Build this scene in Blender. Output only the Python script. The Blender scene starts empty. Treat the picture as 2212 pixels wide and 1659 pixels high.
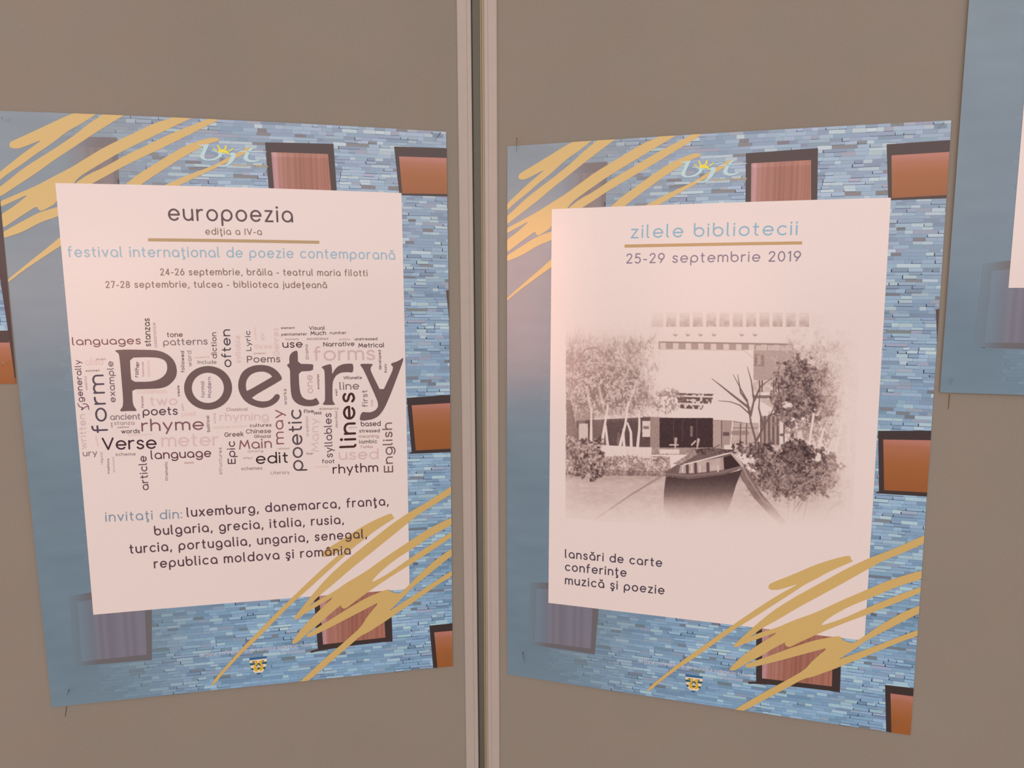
import bpy, bmesh, math, random
import numpy as np
from mathutils import Vector, Matrix
from mathutils.geometry import delaunay_2d_cdt

# ------------------------------------------------------------------ data (millimetres on the sheets, metres in the room)
G={'f':1613.08,'pitch':0.137415,'S':[-0.034794,0.817821,0],'EL':[0.976315,0.216353,0],'ER':[0.962313,-0.271943,0],'NL':[0.216353,-0.976315,0],'NR':[-0.271943,-0.962313,0],'POST':{'P1':[0,-0.45525,0.15493,0.001421],'P2':[1,0.02764,0.13966,0.006115],'P3':[1,0.45169,0.49004,0.004679],'P4':[0,-0.87769,0.49509,0]},'LIFT':{'P1':(0.001,0.003,0.0035),'P2':(0.0008,0.003,0.002),'P3':(0.0025,0.002,0.001),'P4':(0.0004,0,0)},'WC':{'P1':[[-0.004166,-0.001403],[-0.014994,-0.006118],[0.018026,-0.009394],[-0.022365,-0.004937],[0.019677,0.009647],[-0.008705,0.00727],[0.010072,0.005489],[0.001359,0.003172]],'P2':[[0.009007,0.000689],[-0.001883,-0.006888],[-0.009885,0.020751],[-0.00426,0.00478],[-0.011323,0.005519],[0.000134,-0.027618],[0.024685,0.002258],[-0.005007,0.000646]],'P3':[[-0.002443,-0.005377],[-8.4e-05,-0.000638],[-0.000107,0.00153],[-7.1e-05,-0.000406],[-1e-05,-3.6e-05],[0.000687,0.003216],[-8e-06,-9e-06],[-5.9e-05,-0.000211]],'P4':[[0.000626,-0.000496],[5.6e-05,9.5e-05],[-7.2e-05,-4.5e-05],[-7.2e-05,9.5e-05],[5.6e-05,0.00023],[-0.000171,-4.5e-05],[-7.2e-05,0.00023],[-0.000171,9.5e-05]]}}
D_TL=[[(12.05,30.72),(13.25,27.99),(16.28,26.47),(40.25,14.51),(59.09,4.69),(68.4,0.38),(74.2,-0.99),(82.28,-3.07),(92.65,-2.97),(89.82,-0.26),(75.51,9.44),(62.75,16.86),(46.93,29.72),(33.26,39.01),(22.45,47.45),(10.32,55.93),(-1.92,65.66),(-1.94,58.83),(22.4,38.72),(32,31.73),(40.93,25),(28.39,30.44),(19.95,33.91),(14.49,33.97),(12.3,32.41)],[(95.22,0.07),(98.38,-2.62),(116.57,-1.51),(113.22,0.4),(98.6,9.68),(78.04,23.66),(68.79,30.27),(50.04,43.13),(33.38,55.77),(17.69,66.41),(-1.89,79.96),(-1.91,71.6),(9.13,62.68),(20.06,53.52),(32.1,45.09),(51.12,32.68),(59.34,26.84),(69.82,19.42),(82.46,8.76)],[(154.54,1.26),(157.79,-0.63),(175.25,-0.64),(172.05,1.24),(159.12,7.79),(137.25,19.24),(120.58,27.98),(105.95,35.88),(94.58,42.95),(83.09,50.1),(70.33,58.39),(64.51,64.82),(64.61,72.62),(50.32,72.12),(48.64,83.31),(34.85,91.39),(31.81,90.17),(30.7,86.72),(16.61,96.02),(-1.82,108.82),(-1.85,95.74),(11.67,86.7),(25.04,75.52),(11.65,82.13),(-1.87,88.58),(-1.88,83.41),(16.51,74.88),(32.26,67.53),(48.99,58.09),(63.15,50.35),(78.29,40.57),(93.22,30.94),(119.22,17.23),(141.38,5.75)],[(186.13,1.54),(189.3,-0.34),(200.03,0.28),(197.4,1.46),(183.14,9.33),(163.84,19.78),(144.22,30.2),(123.13,40.99),(106.22,49.99),(92.52,58.17),(80.4,64.97),(76.35,68.59),(63.37,68.12),(66.86,64.02),(78.51,55.96),(92.37,49.4),(111.7,37.77),(132.96,26.99),(152.74,16.36),(174.38,6.56)],[(193.1,17.42),(181.32,20.46),(166.24,27.04),(149.95,36.85),(133.45,47.89),(122.3,54.99),(111.08,64.35),(106.57,68.57),(120.32,69.05),(124.22,65.05),(131.46,59.67),(144.73,50.5),(161.09,39.47),(177.25,29.67),(187.92,23.91),(197.5,20.75),(198.85,19.27),(197.41,17.95)],[(228.26,25.65),(225.3,25.51),(215.97,30.43),(207.62,35.24),(188.61,45.92),(167.02,54.59),(146.2,64.53),(139.57,68.62),(153.02,69.08),(158.47,64.96),(173.69,56.97),(195.11,46.19),(209.87,38.45),(222.37,31.76),(229.06,27.43)],[(55.24,85.21),(48.67,87.27),(32.43,92.46),(16.64,101.19),(-1.82,111.96),(-1.81,117.55),(16.68,110.99),(32.5,101.94),(48.76,95.98),(55.33,93.67)],[(55.51,110.69),(48.34,115.68),(41.14,121.85),(22.94,136.62),(-1.73,156.92),(-1.73,159.64),(14.37,147.04),(32.72,134.43),(48.42,124.05),(55.6,119.25)]]
D_BR=[[(280.1,450.41),(281.99,447.15),(302.29,435.75),(322.83,423.02),(340.62,414.46),(353.24,409.76),(355.57,410.39),(356.64,413.78),(358.62,415.03),(348.68,420.94),(334.9,429.84),(324.84,437.68),(314.65,444.84),(303.17,455.26),(285.05,471.22),(266.62,487.5),(247.82,503.34),(228.76,521.89),(209.34,540.85),(200.89,548.64),(196.85,551.8),(177.52,571.17),(163.14,587.37),(159.76,588.24),(164.32,580.83),(183.86,559.74),(190.29,552.81),(190.34,552.88),(200.68,542.15),(209.13,534.4),(229.89,513.75),(250.28,494.67),(274.23,472.58),(289.94,459.14),(309.32,444.26),(300.21,448.8),(289.69,453.54),(282.3,454.42),(280.47,452.81)],[(421.48,381.08),(408.53,389.42),(390.61,400.51),(372.34,410.36),(353.89,422.57),(328.96,441.68),(303.44,461.29),(285.31,477.33),(270.97,493.15),(259.12,507.29),(248.48,520.65),(248.98,522.64),(251.61,521.94),(257.4,516.68),(264.72,508.87),(275.28,498.02),(291.1,485.82),(310.48,469.54),(329.6,455.07),(354.57,435.74),(372.91,421.2),(384.99,411.9),(403.06,401.37),(421.98,389.49)],[(253.92,516.7),(271.41,504.01),(291.46,494.27),(304.54,485.58),(326.55,473.56),(349.25,457.9),(374.04,442.3),(392.28,430.66),(422.34,416.45),(422.28,425.77),(398.88,437.16),(380.71,448.85),(356,463.78),(338.56,478.05),(330.52,487.92),(350.27,478.02),(375.05,461.37),(395.77,448.48),(422.12,433.41),(422.45,439.14),(399.81,453.84),(375.45,468.75),(356.8,479.41),(337.89,491.03),(326.43,498.71),(312.27,508.4),(304.48,514.16),(301.14,514.64),(298.76,512.65),(298.9,509.83),(287.1,519.01),(276.55,528.42),(263.13,538.36),(252.33,548),(248.19,549.93),(245.34,549.09),(246.62,545.67),(258.63,530.28),(271.96,517.27),(293.01,498.7),(275.7,508.11),(262.22,515.52),(252.71,521.47),(251.58,521.31)],[(262.49,539.73),(286.04,526.22),(305.85,514.74),(325.37,504.23),(344.73,497.24),(350.53,496.13),(351.55,498.27),(353.98,500.21),(359.23,501.74),(363.1,501.65),(370.45,494.87),(382.54,482.71),(394.58,472.19),(406.52,462.53),(422.27,452.79),(422.48,460.63),(407.06,472.02),(389.06,486.31),(376.87,495.48),(364.7,507.79),(353.61,518.56),(349.87,521.88),(371.2,509.13),(389.71,498.19),(407.89,486.7),(421.7,478.9),(421.81,485.07),(402.19,496.42),(377.79,512.72),(359.11,524.64),(346.49,532.71),(327.27,544.24),(318.11,548.03),(307.75,556.77),(288.03,572.73),(267.95,589.03),(258.43,596.38),(247.38,603.24),(245.87,600.72),(249.95,596.23),(264.91,583.06),(281,569.08),(300.82,553.13),(318.96,537.71),(326.39,525.69),(340.12,509.81),(325.95,516.47),(306.34,525.57),(286.41,534.83),(266.11,543.48),(261.95,543.8),(260.76,541.9)]]
D_WIN=[('frame',[(241.23,20.06),(306.85,18.49),(308.93,80.1),(242.87,78.4)]),('curtain',[(246.5,29.42),(301.15,28.85),(303.56,79.97),(248.08,78.54)]),('frame',[(366.72,18.02),(424.72,16.73),(425.53,66.71),(370.87,67.35)]),('blind',[(371.41,27.84),(424.77,26.72),(425.35,63.7),(373.86,65.35)]),('frame',[(373.72,281.97),(425.21,278.81),(424.55,343.45),(373.28,343.91),(377.79,341.89)]),('blind',[(378.73,290.18),(425.11,288.1),(424.59,339.36),(382.3,340.18)]),('frame',[(269.89,490.18),(352.08,488.34),(353.38,557.85),(342.46,557.44),(307.82,558.34),(272.37,560.87),(265.48,562.3),(264.42,560.22),(272.55,558.6)]),('curtain',[(275.61,489.42),(343.77,490.99),(345.5,552.27),(278.29,553.85)]),('frame',[(394.25,542.82),(427.22,542.11),(426.9,601.45),(398.37,598.42)]),('blind',[(399.62,551.29),(427.16,551.15),(426.9,601.45),(403.26,598.94)]),('wedge',[(417.1,165.69),(421.2,164.86),(421.76,203.37),(419.98,195.78)])]
D_FADE=[('f',[(52.19,21.2),(106.24,21.03),(104.6,73.99),(52.71,72.21)]),('g',[(54.65,30.66),(100.69,30.77),(100.32,73.85),(52.71,72.21)]),('f',[(27.03,475.98),(57.54,472.56),(105.94,490.61),(102.14,553.03),(25.08,551.73)]),('g',[(34.39,482.73),(57.61,480.05),(98.97,491.48),(97.37,546.58),(32.96,547.16)])]
D_LOGO=[[(178.52,24.2),(182.28,24.95),(189.43,24.02),(188.07,26.52),(185.31,32.05),(183.88,35.72),(184.27,37.87),(186.3,38.81),(191.21,38.16),(195.52,36.01),(197,34.5),(197.12,32.32),(193.71,31),(190.25,30.77),(190.99,30.02),(194.45,30.25),(198.56,31.54),(202.7,32.54),(207.22,33.02),(207.89,33.54),(200.55,33.46),(200.3,34.74),(199.71,35.85),(196.83,37.41),(193.94,39.15),(189.36,40.04),(184.84,40.02),(181.45,38.7),(179.82,36.95),(180.32,34.4),(182.64,30.34),(183.9,26.69),(181.53,25.88),(178.5,24.56)],[(207.19,33.56),(208.16,31.89),(209.78,31.21),(213.26,31.69),(213.44,33.5),(211.49,38.32),(208.5,41.71),(204.84,44.4),(201.27,45.44),(197.09,45.04),(194.54,43.86),(195.8,43.27),(199.24,44.31),(202.06,43.84),(204.61,42.22),(206.92,38.49),(209.09,34.04)],[(212.03,28.53),(216.3,27.37),(220.9,26.93),(220.52,27.56),(216.26,28.1),(212.69,29.16)],[(215.42,30.69),(218.31,29.3),(223.96,29.14),(242.41,28.95),(242.37,29.76),(226.72,30.34),(220.37,30.38)],[(230.13,25.95),(228.73,25.65),(225.81,27.53),(222.83,30.57),(220.51,34.32),(220.02,36.89),(222.03,39.01),(226.22,40.13),(231.21,39.57),(235.58,37.57),(234.19,36.89),(231.29,37.99),(227.03,38.09),(224.61,37.08),(224.35,35.26),(225.56,32.29),(227.51,28.92),(230.46,26.53)]]
D_SUN=[[(196.55,30.17),(199.43,28.53),(202.92,28.65),(205.63,30.17),(208.41,33.63),(204.81,32.2),(200.64,31.89),(197.87,31.49)],[(191.95,28.36),(192.51,27.79),(196.03,30.01),(195.3,30.65)],[(195.99,24.76),(197.23,24.35),(199.6,28.6),(198,29.2)],[(203.84,24.62),(205.25,24.38),(204.66,28.76),(202.38,28.85)],[(211.07,26.86),(211.73,27.56),(207.17,30.76),(205.98,30.16)]]
D_COAT=[('cream',[(200.69,561.36),(218.72,561.18),(218.58,566.64),(217.88,570.88),(216.58,574.54),(214.28,578.26),(211.69,579.95),(210.31,581.22),(208.47,581.06),(205.54,578.89),(203.42,576.24),(201.88,573.03),(200.92,568.57)]),('blue',[(200.69,561.36),(218.72,561.18),(218.64,563.71),(213.19,563.84),(207.1,564.01),(200.74,564.22)]),('teal',[(200.84,567.43),(203.12,567.18),(205.18,567.65),(207.03,568.05),(205.66,569.88),(201.07,570.16)]),('teal',[(212.92,568.01),(215.32,567.17),(218.56,567.22),(218.34,569.78),(215.42,569.91),(213.38,569.55)]),('teal',[(201.99,573.12),(203.72,572.96),(204.8,574.86),(204.22,575.88),(202.99,575.62)]),('teal',[(214.72,573.24),(217.13,572.84),(216.79,574.51),(215.63,576.31),(214.16,574.71)]),('blue',[(206.17,579.14),(209.02,579.13),(212.58,579.11),(211.69,579.95),(210.31,581.22),(208.47,581.06)]),('dark',[(203.06,565.35),(206.34,565.86),(205.59,567.59),(203.93,566.7)]),('dark',[(215.86,565.13),(213.26,566.12),(214.11,567.36),(215.31,566.71)]),('gold',[(205.11,565.36),(207.74,564.94),(209.01,566.35),(208.88,568.67),(207.33,570.99),(207,573.57),(208.29,575.44),(208.57,577.7),(206.73,577.54),(205.23,575.48),(204.52,572.6),(205.66,569.88),(207.24,568.47),(207,567.13)]),('gold',[(210.41,565.89),(214.44,565.02),(212.5,567.62),(213.39,570),(214.64,570.95),(214.52,573.5),(213.61,576.41),(210.8,577.56),(210.74,575.73),(212.28,573.17),(212.61,570.82),(210.92,568.8)]),('teal',[(209.85,567.13),(212.2,570.66),(212.24,572.03),(207.39,572.82),(207.33,570.99)]),('cream',[(209.52,569.48),(212.26,572.49),(209.39,571.8),(207.19,573.08)]),('dark',[(207.21,573.54),(212.27,572.94),(210.53,575.65),(208.91,575.8)])]
D_BAR1=[(127.12,116.29),(289.29,116.34),(289.18,119.4),(126.91,119.35)]
D_BAR2=[(125.28,102.66),(296.47,102.84),(296.6,105.68),(125.34,105.69)]
D_T1=[('europoezia',(146.92,99.15),(264.6,98.58),12.02,1.828,(90,68,72)),('ediţia a IV-a',(180.41,112.29),(233.88,111.76),5.05,0.826,(135,105,88)),('festival internaţional de poezie contemporană',(53.92,134.98),(365,134.36),7.62,1.201,(150,175,190)),('24-26 septembrie, brăila - teatrul maria filotti',(135.91,152.62),(336.23,152.07),5.15,0.889,(140,108,95)),('27-28 septembrie, tulcea - biblioteca judeţeană',(85.11,164.82),(295.2,164.94),5.1,0.882,(140,108,95)),('invitaţi din:',(67.48,400.38),(141.07,402.21),7.32,1.123,(135,145,160)),('luxemburg, danemarca, franţa,',(145.95,401.1),(352.07,400.55),7.59,1.367,(95,70,78)),('bulgaria, grecia, italia, rusia,',(113.16,418.58),(304.31,418.53),7.56,1.36,(95,70,78)),('turcia, portugalia, ungaria, senegal,',(88.06,436),(328.31,435.99),7.59,1.367,(95,70,78)),('republica moldova şi românia',(110.58,453.58),(310.51,453.52),7.64,1.376,(95,70,78))]
D_T2=[('zilele bibliotecii',(131.39,96.77),(291.73,96.96),9.5,1.458,(135,172,190)),('25-29 septembrie 2019',(127.17,121.57),(296.07,121.56),7.36,1.16,(128,112,132)),('lansări de carte',(66.92,442.27),(172.76,441.7),7.45,1.331,(85,72,85)),('conferinţe',(67.09,457.34),(135.24,457.11),7.56,1.35,(85,72,85)),('muzică şi poezie',(67.28,473.26),(176.02,472.51),7.56,1.35,(85,72,85))]
D_TC=[('acţiune cofinanţată de consiliul judeţean tulcea',(150.1,554.83),(269.52,554.47),3.26,0.461,(212,200,214)),('PANAIT CERNA',(209.75,44.59),(243.08,44.64),1.99,0.453,(205,165,100))]
D_CLOUD=[('languages',(50.77,220.32),(113.48,220.65),5.8,1.03,(125,75,85)),('stanzas',(122.7,223.2),(123.18,194.85),4.57,0.837,(75,65,65)),('assonance',(128.33,224.26),(128.55,199.25),2.62,0.545,(188,165,165)),('tone',(138.21,214.07),(153.11,214.08),3.77,0.728,(110,75,75)),('patterns',(134.16,222.49),(176.35,222.18),5.21,0.944,(132,112,112)),('diction',(184.31,236.58),(185.22,209.78),4.03,0.759,(115,78,82)),('often',(197.98,245.67),(198.52,206.95),6.77,1.172,(78,68,78)),('syllable',(206.95,241.61),(207.8,213.28),3.96,0.751,(218,195,190)),('followed',(152.6,250.02),(153.35,228.32),2.55,0.536,(105,75,85)),('word',(159.97,244.21),(160.15,228.09),3.12,0.621,(155,135,135)),('couplets',(162.7,235.9),(176.72,235.59),1.43,0.38,(210,188,175)),('include',(165.38,241.7),(183.68,241.98),2.88,0.597,(148,132,128)),('generally',(56.38,276.65),(57,234.95),4.25,0.785,(98,66,82)),('also',(60.82,240.54),(77.44,240.23),5.23,0.945,(226,202,195)),('even',(71.15,235.5),(79.94,235.52),1.63,0.405,(178,150,142)),('sonnet',(60.65,246.82),(73.5,246.78),1.75,0.423,(155,115,105)),('essential',(61.06,264.85),(61.06,251.04),1.71,0.404,(196,168,176)),('form',(76.8,308.57),(76.82,249.93),10.81,1.772,(88,74,88)),('example',(86,278.23),(86.62,236.99),4.54,0.831,(112,90,98)),('written',(55.67,324.43),(56.93,288.82),4.83,0.872,(208,188,188)),('rather',(108.59,253.77),(110.86,238.24),2.82,0.573,(100,76,82)),('instances',(114.34,253.12),(114.68,238.34),1.53,0.381,(192,156,156)),('alternate',(119.78,253.87),(120.23,237.3),2.19,0.48,(226,200,195)),('common',(106.25,270.32),(134.37,271.05),3.57,0.701,(226,200,192)),('two',(117.85,282.93),(143.88,283.17),6.95,1.208,(216,192,188)),('create',(146.65,274.46),(146.77,263.28),1.89,0.438,(112,78,84)),('Persian',(111.76,284.86),(111.92,272.67),1.76,0.416,(160,122,124)),('poets',(110.22,292.95),(143.6,293.32),6.49,1.139,(86,62,72)),('part',(149.47,289.06),(149.32,282.16),1.68,0.407,(196,172,168)),('ancient',(79.57,296.04),(107.76,296.57),4.77,0.88,(140,120,120)),('poet',(146.87,295.02),(160.96,294.95),3.63,0.712,(227,202,194)),('stanza',(82.69,301.2),(101.89,301.72),2.99,0.613,(165,142,138)),('addition',(85.41,304.56),(96.71,304.73),1.31,0.362,(172,134,124)),('and',(81.31,303.65),(81.33,298.87),1.42,0.363,(150,120,120)),('words',(88.84,310.24),(106.48,310.6),3.35,0.669,(100,76,80)),('rhyme',(108.02,309.1),(167.82,309.88),9.2,1.547,(132,88,94)),('Satirical',(173.6,312.57),(173.41,295.17),2.27,0.497,(112,82,78)),('writing',(179.79,303.61),(179.45,292.94),1.48,0.379,(198,174,166)),('Verse',(69.9,326.31),(121.29,327.56),9.88,1.648,(72,48,58)),('meter',(125.88,325.84),(181.39,327.21),10.03,1.674,(217,194,190)),('ury',(51.54,331.6),(64.91,331.68),4.53,0.845,(138,114,114)),('regular',(69.37,340.85),(69.81,327.63),1.74,0.412,(188,165,165)),('traditions',(74.9,350.87),(75.61,335.18),1.53,0.381,(130,96,92)),('structural',(80.07,349.61),(80.34,333.64),1.54,0.382,(200,176,176)),('scheme',(81.72,332.87),(100.81,333.55),2.65,0.565,(162,138,134)),('article',(111.02,369.98),(110.91,334.09),5.8,1.025,(104,70,80)),('language',(115,338.33),(173.32,338.71),6.85,1.197,(104,66,74)),('Dramatic',(129.87,361.12),(130.52,341.48),2.02,0.459,(134,104,102)),('rhetoric',(146.75,344.54),(156.07,344.65),1.6,0.409,(194,162,150)),('structures',(182.92,357.61),(183.94,329.05),2.52,0.537,(164,140,140)),('formal',(170.49,276.44),(170.65,259.51),2.7,0.561,(144,122,122)),('Modern',(176.68,277),(177.65,255.23),2.81,0.578,(144,122,128)),('assonant',(95.04,312.95),(117.19,313.27),1.68,0.419,(228,204,196)),('narratives',(67.16,322.08),(65.59,311.23),1.75,0.414,(228,204,196)),('Lyric',(217.91,229.27),(217.78,208.54),3.91,0.744,(86,70,76)),('six',(231.55,218.72),(231.27,211.39),3.11,0.624,(222,200,195)),('poetics',(223.62,217.86),(223.51,205.11),2.06,0.466,(230,206,196)),('three',(220.79,227.34),(238.24,227.14),3.72,0.725,(226,202,195)),('ancients',(220.12,232.81),(231.74,232.77),1.42,0.381,(190,166,158)),('Poems',(213.18,241.47),(245.97,241.61),5.5,0.992,(120,96,96)),('Genres',(245.41,235.18),(245.45,205.48),4.58,0.846,(220,198,190)),('element',(247.98,207.03),(261.58,206.9),1.75,0.43,(132,98,92)),('Visual',(275.74,208.19),(291.43,207.93),2.98,0.616,(110,80,82)),('pentameter',(247.99,214.06),(273.41,213.81),2.31,0.514,(118,90,86)),('Much',(276.9,213.73),(292.51,213.48),3.32,0.667,(96,70,72)),('number',(296.26,212.84),(313.08,212.68),2.34,0.52,(126,100,96)),('Sonnets',(251.66,218.71),(265.1,218.61),1.65,0.415,(188,160,154)),('established',(273.01,218.68),(294.46,218.62),1.99,0.468,(168,138,134)),('within',(305.13,219.35),(316.75,219.19),1.67,0.422,(190,166,154)),('unstressed',(321.06,219.44),(344.42,219.31),2.36,0.526,(116,86,86)),('use',(248.71,226.61),(268.69,226.4),5.73,1.029,(84,42,52)),('Drama',(274.25,238.92),(273.68,223.12),2.33,0.511,(150,122,118)),('Narrative',(289.41,225.71),(320.89,225.28),3.68,0.723,(86,62,62)),('Metrical',(324.84,227.11),(351.35,226.81),3.72,0.73,(86,62,62)),('forms',(279.28,240.78),(341.91,240.37),11.01,1.823,(207,182,178)),('developed',(347.9,250.91),(347.66,229.74),2.19,0.496,(120,92,88)),('Basic',(353.33,254.06),(353.34,244.34),1.98,0.464,(132,102,98)),('one',(277.28,274.87),(277.15,255.18),5.32,0.961,(206,174,174)),('examples',(283.75,270.73),(283.89,254.74),1.81,0.435,(142,94,94)),('Villanelle',(308.44,260.58),(327.47,260.66),2.49,0.547,(110,86,88)),('line',(304.29,271.96),(324.42,271.79),6.13,1.092,(128,104,104)),('well',(301.82,278.27),(301.84,270.88),1.72,0.423,(120,92,92)),('works',(250.63,286.35),(250.69,269.53),2.53,0.541,(142,118,114)),('may',(245.94,328.27),(246.39,291.51),7.83,1.337,(142,90,94)),('poetic',(264.55,357.72),(264.79,291.49),10.48,1.735,(96,78,82)),('Classical',(190.31,291.16),(211.28,291.41),2.66,0.568,(174,146,138)),('rhyming',(183.38,301.11),(231.77,302.18),6.23,1.105,(214,192,186)),('alliteration',(176.64,309.29),(209.91,309.02),2.22,0.503,(226,202,190)),('Five',(267.3,295.86),(276.95,295.81),3.05,0.63,(104,80,82)),('less',(277.31,297.75),(285.07,297.52),2.83,0.598,(116,90,88)),('elements',(282.75,292.91),(302.43,293.1),2.16,0.497,(174,146,138)),('tradition',(271.31,320.69),(271.25,299.04),2.14,0.485,(178,150,146)),('Many',(281.19,337.7),(281.26,301.62),6.24,1.101,(216,194,190)),('syllables',(295.02,344.62),(295.06,296.33),5.96,1.059,(106,78,84)),('described',(301.05,312.54),(301.18,294.78),1.95,0.458,(170,138,134)),('first',(332.79,290.77),(332.62,272.4),4.38,0.824,(130,106,106)),('Ode',(338.31,290.21),(338.06,283.06),1.76,0.432,(204,172,168)),('based',(324.95,311.9),(345.64,311.93),4.16,0.8,(92,66,68)),('stressed',(323.01,318.55),(344.48,318.87),2.89,0.611,(110,82,82)),('meaning',(322.41,324.32),(343.45,324.55),2.67,0.577,(184,156,148)),('iambic',(322.68,330.6),(341.52,330.67),3.13,0.648,(114,86,82)),('Tanka',(323.42,335.62),(336.72,335.76),2.32,0.526,(188,152,142)),('used',(301.05,347.88),(342.55,348.27),8.61,1.47,(213,188,184)),('English',(357.71,363.63),(357.76,308.42),7.6,1.311,(122,88,88)),('rhythm',(294.34,362.59),(341.88,362.37),7.48,1.3,(86,52,58)),('foot',(283.79,350.74),(296.57,350.83),3.35,0.679,(100,76,76)),('edit',(217.01,348.48),(249.51,348.4),8.86,1.503,(68,40,46)),('Main',(200.94,332.13),(233.66,331.74),7.65,1.32,(142,94,94)),('related',(239.1,333.79),(250.84,333.94),1.7,0.429,(194,166,156)),('among',(209.17,335.54),(224.79,335.67),2.03,0.477,(194,166,154)),('effect',(204.64,342.34),(213.59,342.53),1.58,0.409,(194,166,156)),('schemes',(201.97,354.21),(223.1,354.58),2.72,0.581,(164,138,128)),('Literary',(231.16,360.24),(250.11,360.49),2.74,0.586,(178,150,142)),('cultures',(212.54,308.79),(234.11,308.9),2.69,0.574,(116,86,82)),('Chinese',(208.55,315.59),(233.49,315.88),3.59,0.71,(126,92,88)),('Ghazal',(216.4,320.51),(233.07,320.72),2.59,0.56,(124,96,92)),('Greek',(187.24,318.3),(206.02,318.18),3.79,0.739,(116,86,86)),('four',(268.1,340.61),(274.92,340.44),1.83,0.45,(152,114,108)),('stanzaic',(276.24,355.38),(290.95,355.46),2.08,0.488,(230,206,196)),('Epic',(196.85,347.05),(197.22,322.86),6.04,1.065,(86,58,62)),('lines',(319.91,334.8),(319.65,274.66),12.89,2.48,(78,30,40)),('epics',(312.5,313.36),(320.51,313.38),1.27,0.251,(165,130,128))]
D_FRAG=[[(51.11,278.3),(52.28,281.17),(54.87,282.23),(54.92,284.36)],[(55.09,282.24),(53.83,284.54)],[(55.81,278.51),(58.57,278.86),(60.33,281.06),(60.51,284.38)],[(55.87,283.22),(58.37,281.45),(60.62,281.55)]]
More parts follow.
